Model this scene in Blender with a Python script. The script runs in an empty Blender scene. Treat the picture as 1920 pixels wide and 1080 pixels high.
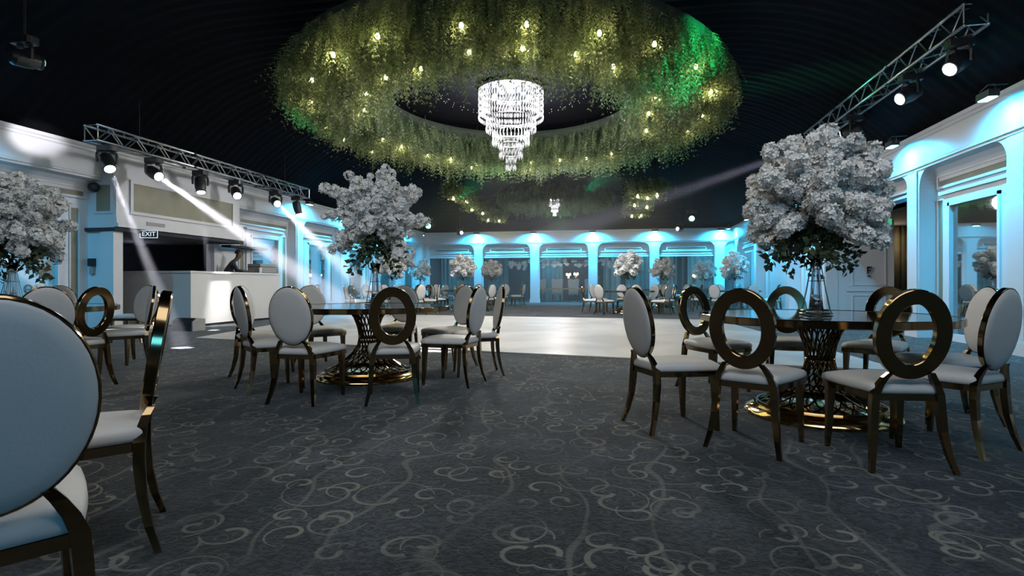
import bpy, bmesh, math, random
import numpy as np
from mathutils import Vector, Matrix
PI = math.pi
random.seed(7)
rng = np.random.default_rng(7)
SC = bpy.context.scene
COL = SC.collection

# ------------------------------------------------------------------ camera
FPX, EYE, HY = 1050.0, 1.03, 532.0
TH = math.radians(10.8)
CT, ST = math.cos(TH), math.sin(TH)
cam_d = bpy.data.cameras.new('camera')
cam = bpy.data.objects.new('camera', cam_d)
COL.objects.link(cam)
cam_d.sensor_width = 36.0
cam_d.lens = FPX / 1920 * 36.0
cam_d.shift_y = -(540 - HY) / 1920.0
cam_d.clip_start = 0.05
cam_d.clip_end = 200
cam.location = (0, 0, EYE)
cam.rotation_euler = (PI / 2, 0, TH)
SC.camera = cam

# ------------------------------------------------------------------ world, exposure
w = bpy.data.worlds.new('world')
SC.world = w
w.use_nodes = True
w.node_tree.nodes['Background'].inputs[0].default_value = (0.02, 0.025, 0.035, 1)
w.node_tree.nodes['Background'].inputs[1].default_value = 0.3
SC.view_settings.view_transform = 'Standard'
SC.view_settings.look = 'None'
SC.view_settings.gamma = 1.0
SC.view_settings.use_curve_mapping = False
SC.view_settings.exposure = 0.0
SC.cycles.use_denoising = True
SC.cycles.max_bounces = 7
SC.cycles.diffuse_bounces = 3
SC.cycles.glossy_bounces = 4
SC.cycles.transmission_bounces = 4
SC.cycles.transparent_max_bounces = 10
SC.cycles.volume_bounces = 0
SC.cycles.caustics_reflective = False
SC.cycles.caustics_refractive = False
SC.cycles.sample_clamp_indirect = 3.0

CYAN = (0.02, 0.55, 1.0)
WHITE = (0.86, 0.93, 1.0)
GREEN = (0.02, 1.0, 0.38)


def W(px, d, z=0.0):
    """point at picture column px and depth d in front of the camera, in room coordinates"""
    x = (px - 960) / FPX * d
    return Vector((x * CT - d * ST, x * ST + d * CT, z))


def C2(x, d, z=0.0):
    return Vector((x * CT - d * ST, x * ST + d * CT, z))


def FL(px, y, z=0.0):
    return W(px, FPX * EYE / (y - HY), z)


def light(name, kind, loc, power, color, target=None, size=0.1, angle=60, blend=0.3, shape=None, sy=None, parent=None):
    d = bpy.data.lights.new(name, kind)
    d.energy = power
    d.color = color
    if kind == 'AREA':
        d.size = size
        if sy:
            d.shape = 'RECTANGLE'
            d.size_y = sy
    else:
        d.shadow_soft_size = size
    if kind == 'SPOT':
        d.spot_size = math.radians(angle)
        d.spot_blend = blend
    o = bpy.data.objects.new(name, d)
    COL.objects.link(o)
    o.location = loc
    if target is not None:
        o.rotation_euler = (Vector(target) - Vector(loc)).to_track_quat('-Z', 'Y').to_euler()
    return o


# soft white fills added over the hall, and cyan light from behind the camera
light('hall_fill_light', 'AREA', (-0.6, 0.9, 5.0), 215, (0.95, 0.98, 1.0), (-0.9, 6.5, 0.6), 8.0, sy=2.5)
light('cyan_hall_light', 'AREA', (2.6, -3.4, 2.6), 60, (0.08, 0.55, 1.0), (-1.5, 1.5, 0.8), 1.6, sy=1.2)
light('centre_fill_light', 'AREA', (-2.4, 17.5, 4.9), 700, (0.92, 0.95, 1.0), (-2.4, 16.5, 0), 5.0, sy=3.0)  # added soft fill above the dance floor, not a lamp of the ceiling

# ------------------------------------------------------------------ materials
MATS = {}


def mat(name, color=(0.8, 0.8, 0.8), rough=0.5, metal=0.0, emis=None, es=0.0, spec=0.5, trans=0.0, sheen=0.0, bump=None, vary=None, coat=0.0):
    m = bpy.data.materials.new(name)
    m.use_nodes = True
    nt = m.node_tree
    b = nt.nodes['Principled BSDF']
    b.inputs['Base Color'].default_value = (*color, 1)
    b.inputs['Roughness'].default_value = rough
    b.inputs['Metallic'].default_value = metal
    b.inputs['Specular IOR Level'].default_value = spec
    b.inputs['Transmission Weight'].default_value = trans
    b.inputs['Sheen Weight'].default_value = sheen
    b.inputs['Coat Weight'].default_value = coat
    if emis:
        b.inputs['Emission Color'].default_value = (*emis, 1)
        b.inputs['Emission Strength'].default_value = es
    tc = None
    if bump or vary:
        tc = nt.nodes.new('ShaderNodeTexCoord')
    if bump:
        n = nt.nodes.new('ShaderNodeTexNoise')
        n.inputs['Scale'].default_value = bump[0]
        n.inputs['Detail'].default_value = 3
        nt.links.new(tc.outputs['Object'], n.inputs['Vector'])
        bp = nt.nodes.new('ShaderNodeBump')
        bp.inputs['Strength'].default_value = bump[1]
        bp.inputs['Distance'].default_value = 0.01
        nt.links.new(n.outputs['Fac'], bp.inputs['Height'])
        nt.links.new(bp.outputs[0], b.inputs['Normal'])
    if vary:
        n = nt.nodes.new('ShaderNodeTexNoise')
        n.inputs['Scale'].default_value = vary[0]
        n.inputs['Detail'].default_value = 4
        nt.links.new(tc.outputs['Object'], n.inputs['Vector'])
        r = nt.nodes.new('ShaderNodeValToRGB')
        r.color_ramp.elements[0].position = 0.35
        r.color_ramp.elements[1].position = 0.65
        r.color_ramp.elements[0].color = (*[c * vary[1] for c in color], 1)
        r.color_ramp.elements[1].color = (*color, 1)
        nt.links.new(n.outputs['Fac'], r.inputs[0])
        nt.links.new(r.outputs[0], b.inputs['Base Color'])
    MATS[name] = m
    return m


M_WALL = mat('white_paint', (0.66, 0.66, 0.68), 0.45, vary=(0.8, 0.95), bump=(40, 0.04))
M_TAN = mat('olive_tan_panel', (0.24, 0.22, 0.15), 0.35, vary=(3, 0.85))
M_MIRROR = mat('mirror_glass', (0.80, 0.84, 0.85), 0.02, 1.0)
M_GOLD = mat('polished_bronze_gold', (0.29, 0.20, 0.105), 0.13, 1.0, vary=(6, 0.85))
M_GOLDL = mat('bright_gold', (0.80, 0.60, 0.30), 0.12, 1.0, vary=(6, 0.9))
M_PAD = mat('cream_leatherette', (0.58, 0.56, 0.54), 0.55, vary=(5, 0.93), bump=(120, 0.05))
M_TOP = mat('dark_mirror_top', (0.55, 0.62, 0.65), 0.05, 1.0)
M_BLACK = mat('black_plastic', (0.015, 0.015, 0.018), 0.4, bump=(60, 0.1))
M_DARK = mat('dark_cloth', (0.03, 0.03, 0.038), 0.9, vary=(3, 0.7))
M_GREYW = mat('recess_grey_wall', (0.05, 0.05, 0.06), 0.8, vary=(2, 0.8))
M_BAR = mat('white_booth_laminate', (0.72, 0.71, 0.70), 0.35, vary=(1.5, 0.96))
M_ALU = mat('truss_aluminium', (0.75, 0.76, 0.80), 0.28, 1.0, vary=(9, 0.85))
M_PETAL = mat('white_petal', (0.86, 0.85, 0.82), 0.8, vary=(8, 0.95))
M_FLEAF = mat('dark_leaf', (0.075, 0.105, 0.045), 0.5, vary=(9, 0.6))
M_GLASS = mat('vase_glass', (0.95, 0.97, 1.0), 0.02, trans=1.0)
M_WIRE = mat('dark_wire', (0.12, 0.11, 0.09), 0.3, 1.0)
M_CURT = mat('teal_grey_curtain', (0.10, 0.22, 0.26), 0.85, vary=(2, 0.8))
M_CURTL = mat('pale_grey_drape', (0.35, 0.38, 0.38), 0.85, vary=(2, 0.85))
M_SKIN = mat('skin', (0.12, 0.065, 0.045), 0.6, vary=(20, 0.9))
M_HAIR = mat('black_hair', (0.01, 0.009, 0.008), 0.6, bump=(80, 0.5))
M_SHIRT = mat('dark_shirt', (0.035, 0.035, 0.045), 0.85, vary=(10, 0.6))
M_GREY = mat('grey_case', (0.32, 0.31, 0.30), 0.6, vary=(8, 0.9))
M_WOOD = mat('dark_baseboard_wood', (0.05, 0.045, 0.04), 0.4, vary=(8, 0.7))
M_LENSW = mat('lit_white_lens', (1, 1, 1), 0.3, emis=(0.92, 0.94, 1.0), es=6)
M_LENSG = mat('lit_green_lens', (0.5, 1, 0.8), 0.3, emis=(0.25, 1.0, 0.62), es=7)
M_LENSC = mat('lit_cyan_lens', (0.5, 0.9, 1), 0.3, emis=(0.3, 0.85, 1.0), es=10)
M_BULB = mat('warm_bulb_glass', (1, 0.9, 0.6), 0.3, emis=(1.0, 0.86, 0.42), es=14)
M_SCONCE = mat('sconce_bulb', (1, 0.9, 0.6), 0.3, emis=(1.0, 0.72, 0.45), es=9)
M_EXITG = mat('lit_green_exit_face', (0.1, 0.5, 0.25), 0.4, emis=(0.05, 0.5, 0.22), es=0.9)
M_EXITW = mat('lit_exit_letters', (0.8, 0.8, 0.8), 0.4, emis=(0.9, 0.95, 1.0), es=0.8)
M_CRYS = mat('glowing_crystal', (0.03, 0.03, 0.03), 0.2, emis=(1.0, 0.96, 1.0), es=1.8)  # emission stands in for lamp light caught in the crystal strands
M_CRYS2 = mat('glowing_lower_crystal', (0.02, 0.02, 0.02), 0.2, emis=(1.0, 0.96, 1.0), es=0.75)  # dimmer glow standing in for lamp light in the lower strands
M_LED = mat('chandelier_lamp', (1, 1, 1), 0.3, emis=(1.0, 0.96, 1.0), es=25)
M_CHROME = mat('chrome', (0.8, 0.8, 0.82), 0.08, 1.0)
M_BEAD = mat('bead', (0.8, 0.8, 0.85), 0.2, emis=(1, 1, 1), es=0.25)  # slight emission stands in for reflected glints on the beads


def leaf_material(name, stops, backing=False):
    m = bpy.data.materials.new(name)
    m.use_nodes = True
    nt = m.node_tree
    b = nt.nodes['Principled BSDF']
    g = nt.nodes.new('ShaderNodeNewGeometry')
    r = nt.nodes.new('ShaderNodeValToRGB')
    while len(r.color_ramp.elements) < len(stops):
        r.color_ramp.elements.new(0.5)
    for e, (p, c) in zip(r.color_ramp.elements, stops):
        e.position = p
        e.color = (*c, 1)
    tcn = nt.nodes.new('ShaderNodeTexCoord')
    mp = nt.nodes.new('ShaderNodeMapping')
    mp.inputs['Scale'].default_value = (5.5, 5.5, 1.6)
    nt.links.new(tcn.outputs['Object'], mp.inputs['Vector'])
    nz = nt.nodes.new('ShaderNodeTexNoise')
    nz.inputs['Scale'].default_value = 1.0
    nz.inputs['Detail'].default_value = 3
    nt.links.new(mp.outputs[0], nz.inputs['Vector'])
    mr = nt.nodes.new('ShaderNodeMapRange')
    mr.inputs[1].default_value = 0.33
    mr.inputs[2].default_value = 0.67
    nt.links.new(nz.outputs['Fac'], mr.inputs[0])
    mm = nt.nodes.new('ShaderNodeMath')
    mm.operation = 'MULTIPLY_ADD'
    mm.inputs[1].default_value = 0.4
    nt.links.new(g.outputs['Random Per Island'], mm.inputs[0])
    m3 = nt.nodes.new('ShaderNodeMath')
    m3.operation = 'MULTIPLY'
    m3.inputs[1].default_value = 0.6
    nt.links.new(mr.outputs[0], m3.inputs[0])
    nt.links.new(m3.outputs[0], mm.inputs[2])
    nt.links.new(mm.outputs[0], r.inputs[0])
    nt.links.new(r.outputs[0], b.inputs['Base Color'])
    b.inputs['Roughness'].default_value = 0.55
    tr = nt.nodes.new('ShaderNodeBsdfTranslucent')
    nt.links.new(r.outputs[0], tr.inputs[0])
    mx = nt.nodes.new('ShaderNodeMixShader')
    mx.inputs[0].default_value = 0.35
    out = nt.nodes['Material Output']
    nt.links.new(b.outputs[0], mx.inputs[1])
    nt.links.new(tr.outputs[0], mx.inputs[2])
    nt.links.new(mx.outputs[0], out.inputs[0])
    return m


M_FERN = leaf_material('fern_leaf', [(0.0, (0.018, 0.034, 0.014)), (0.4, (0.055, 0.085, 0.035)), (0.75, (0.15, 0.18, 0.08)), (1.0, (0.34, 0.35, 0.18))])


def carpet_material():
    m = bpy.data.materials.new('scroll_carpet')
    m.use_nodes = True
    nt = m.node_tree
    N, L = nt.nodes, nt.links
    b = N['Principled BSDF']
    tc = N.new('ShaderNodeTexCoord')

    def mth(op, a, c=None, d=None):
        n = N.new('ShaderNodeMath')
        n.operation = op
        for i, v in enumerate((a, c, d)):
            if v is None:
                continue
            if isinstance(v, (int, float)):
                n.inputs[i].default_value = v
            else:
                L.new(v, n.inputs[i])
        return n.outputs[0]

    def vm(op, a, c):
        n = N.new('ShaderNodeVectorMath')
        n.operation = op
        for i, v in enumerate((a, c)):
            if isinstance(v, tuple):
                n.inputs[i].default_value = v
            else:
                L.new(v, n.inputs[i])
        return n.outputs[0]

    def noise(scale, detail=2, vec=None, rough=0.5):
        n = N.new('ShaderNodeTexNoise')
        n.inputs['Scale'].default_value = scale
        n.inputs['Detail'].default_value = detail
        n.inputs['Roughness'].default_value = rough
        L.new(vec or tc.outputs['Object'], n.inputs['Vector'])
        return n

    def ss(v, lo, hi):
        n = N.new('ShaderNodeMapRange')
        n.interpolation_type = 'SMOOTHSTEP'
        L.new(v, n.inputs[0])
        n.inputs[1].default_value = lo
        n.inputs[2].default_value = hi
        return n.outputs[0]

    def scroll(off, scale, r0, width):
        p = vm('ADD', tc.outputs['Object'], off)
        v = N.new('ShaderNodeTexVoronoi')
        v.voronoi_dimensions = '2D'
        v.inputs['Scale'].default_value = scale
        v.inputs['Randomness'].default_value = 0.8
        L.new(p, v.inputs['Vector'])
        d = vm('SUBTRACT', p, v.outputs['Position'])
        sx = N.new('ShaderNodeSeparateXYZ')
        L.new(d, sx.inputs[0])
        sc_ = N.new('ShaderNodeSeparateColor')
        L.new(v.outputs['Color'], sc_.inputs[0])
        ang = mth('ARCTAN2', sx.outputs[1], sx.outputs[0])
        sgn = mth('SUBTRACT', mth('MULTIPLY', mth('GREATER_THAN', sc_.outputs[1], 0.5), 2.0), 1.0)
        t = mth('FRACT', mth('ADD', mth('MULTIPLY', mth('MULTIPLY', ang, sgn), 1 / (2 * PI)), mth('ADD', sc_.outputs[0], 2.0)))
        ln = N.new('ShaderNodeVectorMath')
        ln.operation = 'LENGTH'
        L.new(d, ln.inputs[0])
        size = mth('MULTIPLY', r0, mth('ADD', 0.65, mth('MULTIPLY', sc_.outputs[2], 0.6)))
        target = mth('MULTIPLY', size, mth('ADD', 0.45, mth('MULTIPLY', mth('POWER', t, 1.6), 1.1)))
        dist = mth('ABSOLUTE', mth('SUBTRACT', ln.outputs['Value'], target))
        wd = mth('MULTIPLY', width, mth('ADD', 1.25, mth('MULTIPLY', t, -1.0)))
        return ss(mth('DIVIDE', dist, wd), 1.15, 0.6)

    s1 = scroll((0, 0, 0), 3.6, 0.08, 0.0125)
    s2 = scroll((3.3, 7.1, 0), 2.3, 0.14, 0.0125)
    s3 = scroll((8.3, 1.1, 0), 6.5, 0.035, 0.007)
    # long vines
    vn = N.new('ShaderNodeTexWave')
    vn.inputs['Scale'].default_value = 0.75
    vn.inputs['Distortion'].default_value = 7.0
    vn.inputs['Detail'].default_value = 1.0
    vn.inputs['Detail Scale'].default_value = 1.6
    L.new(tc.outputs['Object'], vn.inputs['Vector'])
    vine = ss(vn.outputs['Fac'], 0.984, 0.997)
    fade = ss(noise(0.9, 2).outputs['Fac'], 0.36, 0.56)
    sc_all = mth('MAXIMUM', mth('MAXIMUM', s1, mth('MULTIPLY', s2, 0.8)), mth('MAXIMUM', mth('MULTIPLY', s3, 0.35), mth('MULTIPLY', vine, 0.45)))
    sc_all = mth('MULTIPLY', sc_all, mth('ADD', 0.25, mth('MULTIPLY', fade, 0.75)))
    speck = ss(noise(34, 2, rough=0.7).outputs['Fac'], 0.44, 0.58)
    speck2 = ss(noise(14, 3, rough=0.6).outputs['Fac'], 0.35, 0.65)
    cloud = noise(1.1, 4, rough=0.6)
    r = N.new('ShaderNodeValToRGB')
    r.color_ramp.elements[0].position = 0.32
    r.color_ramp.elements[0].color = (0.009, 0.009, 0.009, 1)
    r.color_ramp.elements[1].position = 0.68
    r.color_ramp.elements[1].color = (0.046, 0.053, 0.062, 1)
    e = r.color_ramp.elements.new(0.5)
    e.color = (0.021, 0.023, 0.026, 1)
    L.new(cloud.outputs['Fac'], r.inputs[0])
    mul = N.new('ShaderNodeMix')
    mul.data_type = 'RGBA'
    mul.blend_type = 'MULTIPLY'
    mul.inputs[0].default_value = 1.0
    L.new(r.outputs[0], mul.inputs[6])
    k = mth('ADD', 0.3, mth('ADD', mth('MULTIPLY', speck, 0.6), mth('MULTIPLY', speck2, 0.45)))
    cb = N.new('ShaderNodeCombineColor')
    for i in range(3):
        L.new(k, cb.inputs[i])
    L.new(cb.outputs[0], mul.inputs[7])
    mx = N.new('ShaderNodeMix')
    mx.data_type = 'RGBA'
    L.new(mth('MULTIPLY', sc_all, 0.72), mx.inputs[0])
    L.new(mul.outputs[2], mx.inputs[6])
    mx.inputs[7].default_value = (0.21, 0.20, 0.165, 1)
    L.new(mx.outputs[2], b.inputs['Base Color'])
    b.inputs['Roughness'].default_value = 0.95
    b.inputs['Specular IOR Level'].default_value = 0.15
    b.inputs['Sheen Weight'].default_value = 0.15
    bp = N.new('ShaderNodeBump')
    bp.inputs['Strength'].default_value = 0.35
    bp.inputs['Distance'].default_value = 0.006
    L.new(mth('ADD', speck, sc_all), bp.inputs['Height'])
    L.new(bp.outputs[0], b.inputs['Normal'])
    return m


def marble_material():
    m = bpy.data.materials.new('pale_marble_floor')
    m.use_nodes = True
    nt = m.node_tree
    N, L = nt.nodes, nt.links
    b = N['Principled BSDF']
    tc = N.new('ShaderNodeTexCoord')
    n = N.new('ShaderNodeTexNoise')
    n.inputs['Scale'].default_value = 0.55
    n.inputs['Detail'].default_value = 6
    n.inputs['Distortion'].default_value = 1.2
    L.new(tc.outputs['Object'], n.inputs['Vector'])
    r = N.new('ShaderNodeValToRGB')
    r.color_ramp.elements[0].position = 0.36
    r.color_ramp.elements[0].color = (0.42, 0.41, 0.40, 1)
    r.color_ramp.elements[1].position = 0.6
    r.color_ramp.elements[1].color = (0.62, 0.60, 0.575, 1)
    L.new(n.outputs['Fac'], r.inputs[0])
    L.new(r.outputs[0], b.inputs['Base Color'])
    b.inputs['Roughness'].default_value = 0.32
    return m


def drape_material():
    m = mat('black_ceiling_drape', (0.0035, 0.0035, 0.0055), 0.9, spec=0.1, vary=(0.6, 0.7))
    return m


M_CARPET = carpet_material()
M_MARBLE = marble_material()
M_CEIL = drape_material()


# ------------------------------------------------------------------ mesh helpers
class MB:
    def __init__(s):
        s.v, s.f = [], []

    def add(s, vs, fs):
        n = len(s.v)
        s.v += [tuple(p) for p in vs]
        s.f += [tuple(i + n for i in q) for q in fs]
        return s

    def box(s, x0, x1, y0, y1, z0, z1, T=None):
        vs = [(x, y, z) for z in (z0, z1) for y in (y0, y1) for x in (x0, x1)]
        if T:
            vs = [T(*p) for p in vs]
        return s.add(vs, [(0, 1, 3, 2), (4, 6, 7, 5), (0, 4, 5, 1), (2, 3, 7, 6), (0, 2, 6, 4), (1, 5, 7, 3)])

    def prism(s, poly, h0, h1, fn):
        """poly [(a,b)], extruded h0..h1; fn(a,b,h)->xyz"""
        n = len(poly)
        vs = [fn(a, b, h0) for a, b in poly] + [fn(a, b, h1) for a, b in poly]
        fs = [(i, (i + 1) % n, n + (i + 1) % n, n + i) for i in range(n)]
        fs += [tuple(range(n))[::-1], tuple(range(n, 2 * n))]
        return s.add(vs, fs)

    def tube(s, pts, rad, k=6, closed=False, caps=True):
        pts = [Vector(p) for p in pts]
        n = len(pts)
        rad = rad if isinstance(rad, (list, tuple)) else [rad] * n
        up = Vector((0, 0, 1))
        rings = []
        prev = None
        for i, p in enumerate(pts):
            a = pts[(i - 1) % n] if (closed or i > 0) else p
            c = pts[(i + 1) % n] if (closed or i < n - 1) else p
            t = (c - a).normalized()
            if prev is None:
                u = t.cross(up)
                if u.length < 1e-3:
                    u = t.cross(Vector((1, 0, 0)))
            else:
                u = prev - t * prev.dot(t)
            u.normalize()
            prev = u
            v = t.cross(u)
            rings.append([p + (u * math.cos(2 * PI * j / k) + v * math.sin(2 * PI * j / k)) * rad[i] for j in range(k)])
        vs = [q for r in rings for q in r]
        fs = []
        m = n if closed else n - 1
        for i in range(m):
            for j in range(k):
                a, b2 = i * k + j, i * k + (j + 1) % k
                c, d = ((i + 1) % n) * k + (j + 1) % k, ((i + 1) % n) * k + j
                fs.append((a, b2, c, d))
        if caps and not closed:
            fs += [tuple(range(k))[::-1], tuple(range((n - 1) * k, n * k))]
        return s.add(vs, fs)

    def lathe(s, prof, seg=24, c=(0, 0, 0), fn=None):
        vs = []
        for r, z in prof:
            for j in range(seg):
                a = 2 * PI * j / seg
                vs.append((c[0] + r * math.cos(a), c[1] + r * math.sin(a), c[2] + z))
        if fn:
            vs = [fn(p) for p in vs]
        fs = []
        for i in range(len(prof) - 1):
            for j in range(seg):
                fs.append((i * seg + j, i * seg + (j + 1) % seg, (i + 1) * seg + (j + 1) % seg, (i + 1) * seg + j))
        if prof[0][0] > 1e-4:
            fs.append(tuple(range(seg))[::-1])
        if prof[-1][0] > 1e-4:
            k = (len(prof) - 1) * seg
            fs.append(tuple(range(k, k + seg)))
        return s.add(vs, fs)

    def build(s, name, m, parent=None, smooth=False, kind=None, loc=None, recalc=True, angle=None):
        me = bpy.data.meshes.new(name)
        me.from_pydata(s.v, [], s.f)
        if recalc:
            bm = bmesh.new()
            bm.from_mesh(me)
            bmesh.ops.recalc_face_normals(bm, faces=bm.faces)
            bm.to_mesh(me)
            bm.free()
        me.materials.append(m)
        if smooth:
            me.polygons.foreach_set('use_smooth', [True] * len(me.polygons))
            if angle:
                me.set_sharp_from_angle(angle=math.radians(angle))
        o = bpy.data.objects.new(name, me)
        COL.objects.link(o)
        if parent:
            o.parent = parent
        if kind:
            o['kind'] = kind
        if loc is not None:
            o.location = loc
        return o


def mesh_fast(name, V, F, m, parent=None, kind=None, smooth=False):
    """V (n,3) float array, F (m,3|4) int array"""
    me = bpy.data.meshes.new(name)
    me.vertices.add(len(V))
    me.vertices.foreach_set('co', np.ascontiguousarray(V, dtype=np.float32).ravel())
    k = F.shape[1]
    me.loops.add(F.size)
    me.loops.foreach_set('vertex_index', np.ascontiguousarray(F, dtype=np.int32).ravel())
    me.polygons.add(len(F))
    me.polygons.foreach_set('loop_start', np.arange(0, F.size, k, dtype=np.int32))
    me.update(calc_edges=True)
    me.validate()
    me.materials.append(m)
    if smooth:
        me.polygons.foreach_set('use_smooth', [True] * len(me.polygons))
    o = bpy.data.objects.new(name, me)
    COL.objects.link(o)
    if parent:
        o.parent = parent
    if kind:
        o['kind'] = kind
    return o


def tag(o, label, cat, group=None, kind=None):
    o['label'] = label
    o['category'] = cat
    if group:
        o['group'] = group
    if kind:
        o['kind'] = kind
    return o


def thing(name, label, cat, loc=(0, 0, 0), rz=0.0, group=None):
    o = bpy.data.objects.new(name, None)
    o.empty_display_size = 0.1
    COL.objects.link(o)
    o.location = loc
    o.rotation_euler = (0, 0, rz)
    return tag(o, label, cat, group)


def copy_tree(o, parent=None):
    c = o.copy()
    COL.objects.link(c)
    c.parent = parent
    for ch in list(o.children):
        copy_tree(ch, c)
    return c


def structure(o):
    o['kind'] = 'structure'
    return o


# ------------------------------------------------------------------ the room
XL, XR, YB, YN = -11.0, 5.95, 30.3, -6.0
structure(MB().box(-16, 11, YN - 0.3, 36, -0.2, 0).build('floor', M_CARPET))

# dance floor laid on the carpet
q = [FL(366, 635), FL(1700, 698), FL(1345, 601), FL(632, 589)]
df = MB()
df.add([(p.x, p.y, 0.002) for p in q] + [(p.x, p.y, 0.02) for p in q],
       [(0, 1, 2, 3), (4, 5, 6, 7), (0, 1, 5, 4), (1, 2, 6, 5), (2, 3, 7, 6), (3, 0, 4, 7)])
tag(df.build('dance_floor', M_MARBLE), 'large pale marbled dance floor laid on the carpet in the middle of the hall', 'dance floor')


def ceil_z(x, y):
    d = min(x - XL - 0.2, XR - 0.2 - x, YB - 0.2 - y)
    s = max(0.0, min(1.0, d / 4.2))
    return 3.86 + 1.95 * (1 - (1 - s) ** 2.3)


xs = np.linspace(XL + 0.15, XR - 0.15, 61)
ys = np.arange(YN, YB - 0.1, 0.055)
V = []
for yv in ys:
    ph = 2 * PI * yv / 0.27
    for xv in xs:
        z = ceil_z(xv, yv)
        amp = 0.016 * min(1.0, (z - 3.8) / 0.4)
        V.append((xv, yv, z + amp * (math.sin(ph + 0.25 * math.sin(xv * 0.7)) + 0.5 * math.sin(ph * 0.37 + xv * 0.3)) - 0.05 * math.sin(math.pi * (xv - XL) / 17.0 * 2) ** 2))
V = np.array(V)
nx, ny = len(xs), len(ys)
ii, jj = np.meshgrid(np.arange(ny - 1), np.arange(nx - 1), indexing='ij')
a = (ii * nx + jj).ravel()
F = np.stack([a, a + 1, a + nx + 1, a + nx], 1)
ceil = structure(mesh_fast('ceiling', V, F, M_CEIL, smooth=True))

RC = W(958, 13.0)          # centre of the big ring
# radially pleated canopy above the ring
cb = []
seg, rr = 360, [0.25, 0.6, 1.0, 1.6, 2.2, 2.9, 3.3]
V = []
for r in rr:
    for j in range(seg):
        a = 2 * PI * j / seg
        V.append((RC.x + r * math.cos(a), RC.y + r * math.sin(a), 5.62 + 0.03 * r * 0.5 * (1 if j % 2 else -1) - 0.05 * r * (3.3 - r) * 0.3))
V = np.array(V)
F = np.array([(i * seg + j, i * seg + (j + 1) % seg, (i + 1) * seg + (j + 1) % seg, (i + 1) * seg + j) for i in range(len(rr) - 1) for j in range(seg)])
mesh_fast('pleated_canopy', V, F, M_CEIL, parent=ceil)


# wall systems: u runs along the wall, v is the distance out into the room
def TL(u, v, z):
    return (XL + v, u, z)


def TR(u, v, z):
    return (XR - v, u, z)


def TB(u, v, z):
    return (u, YB - v, z)


CORN = [(-0.15, 2.95), (0.03, 2.95), (0.03, 3.02), (0.08, 3.10), (0.17, 3.17), (0.30, 3.20), (0.33, 3.20), (0.33, 3.245), (0.36, 3.245), (0.36, 3.28), (0.345, 3.30),
        (0.345, 3.74), (0.37, 3.76), (0.37, 3.80), (0.40, 3.82), (0.40, 3.88), (-0.15, 3.88)]


def cornice(T, u0, u1, parent, name='cornice'):
    return MB().prism(CORN, u0, u1, lambda v, z, u: T(u, v, z)).build(name, M_WALL, parent)


def column(T, u, parent, wd=0.21, zt=3.2, out=0.335):
    mb = MB()
    r = 0.36
    poly = [(-wd, 0), (wd, 0), (wd, zt - r)]
    for k in range(1, 9):
        a = k / 8 * PI / 2
        poly.append((wd + r * 0.85 * (1 - math.cos(a)), zt - r + r * math.sin(a)))
    poly += [(-p, z) for p, z in reversed(poly[2:])]
    mb.prism(poly, 0.0, out - 0.03, lambda a_, b_, h: T(u + a_, h, b_))
    # raised outline strip following the flare
    mb.prism([(-wd + 0.035, 0), (wd - 0.035, 0), (wd - 0.035, zt - 0.02), (-wd + 0.035, zt - 0.02)], out - 0.04, out, lambda a_, b_, h: T(u + a_, h, b_))
    mb.box(u - wd - 0.03, u + wd + 0.03, 0, out + 0.02, 0, 0.18, T)
    mb.box(u - wd - 0.02, u + wd + 0.02, 0, out + 0.01, 0.18, 0.21, T)
    return mb.build('column', M_WALL, parent)


def frame_rect(T, u0, u1, z0, z1, wd, v0, v1):
    mb = MB()
    mb.box(u0, u0 + wd, v0, v1, z0, z1, T)
    mb.box(u1 - wd, u1, v0, v1, z0, z1, T)
    mb.box(u0 + wd, u1 - wd, v0, v1, z0, z0 + wd, T)
    mb.box(u0 + wd, u1 - wd, v0, v1, z1 - wd, z1, T)
    return mb


def bay(T, u0, u1, parent, cu=None):
    c = cu if cu is not None else (u0 + u1) / 2
    h = 0.65
    mb = MB()
    mb.box(c - h - 0.24, c - h, 0, 0.07, 0, 2.66, T)
    mb.box(c + h, c + h + 0.24, 0, 0.07, 0, 2.66, T)
    mb.box(c - h, c + h, 0, 0.07, 2.44, 2.66, T)
    mb.box(c - h, c + h, 0, 0.07, 0, 0.13, T)
    for (a_, b_) in ((c - h - 0.06, c - h), (c + h, c + h + 0.06)):
        mb.box(a_, b_, 0.07, 0.10, 0.13, 2.50, T)
    mb.box(c - h - 0.06, c + h + 0.06, 0.07, 0.10, 2.44, 2.50, T)
    mb.box(c - h - 0.30, c + h + 0.30, 0, 0.12, 2.66, 2.72, T)
    mb.build('mirror_frame', M_WALL, parent)
    MB().box(c - h, c + h, 0.015, 0.03, 0.13, 2.44, T).build('mirror', M_MIRROR, parent)
    for s in (-1, 1):
        uc = c + s * (h + 0.24 + 0.17)
        if uc - 0.12 < u0 or uc + 0.12 > u1:
            continue
        frame_rect(T, uc - 0.12, uc + 0.12, 0.30, 2.62, 0.035, 0, 0.035).build('side_panel_frame', M_WALL, parent)
        MB().box(uc - 0.085, uc + 0.085, 0.002, 0.012, 0.335, 2.585, T).build('side_panel', M_TAN, parent)
    frame_rect(T, u0 + 0.05, u1 - 0.05, 2.80, 3.06, 0.045, 0, 0.05).build('transom_frame', M_WALL, parent)
    MB().box(u0 + 0.095, u1 - 0.095, 0.002, 0.012, 2.845, 3.015, T).build('transom_panel', M_TAN, parent)


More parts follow.
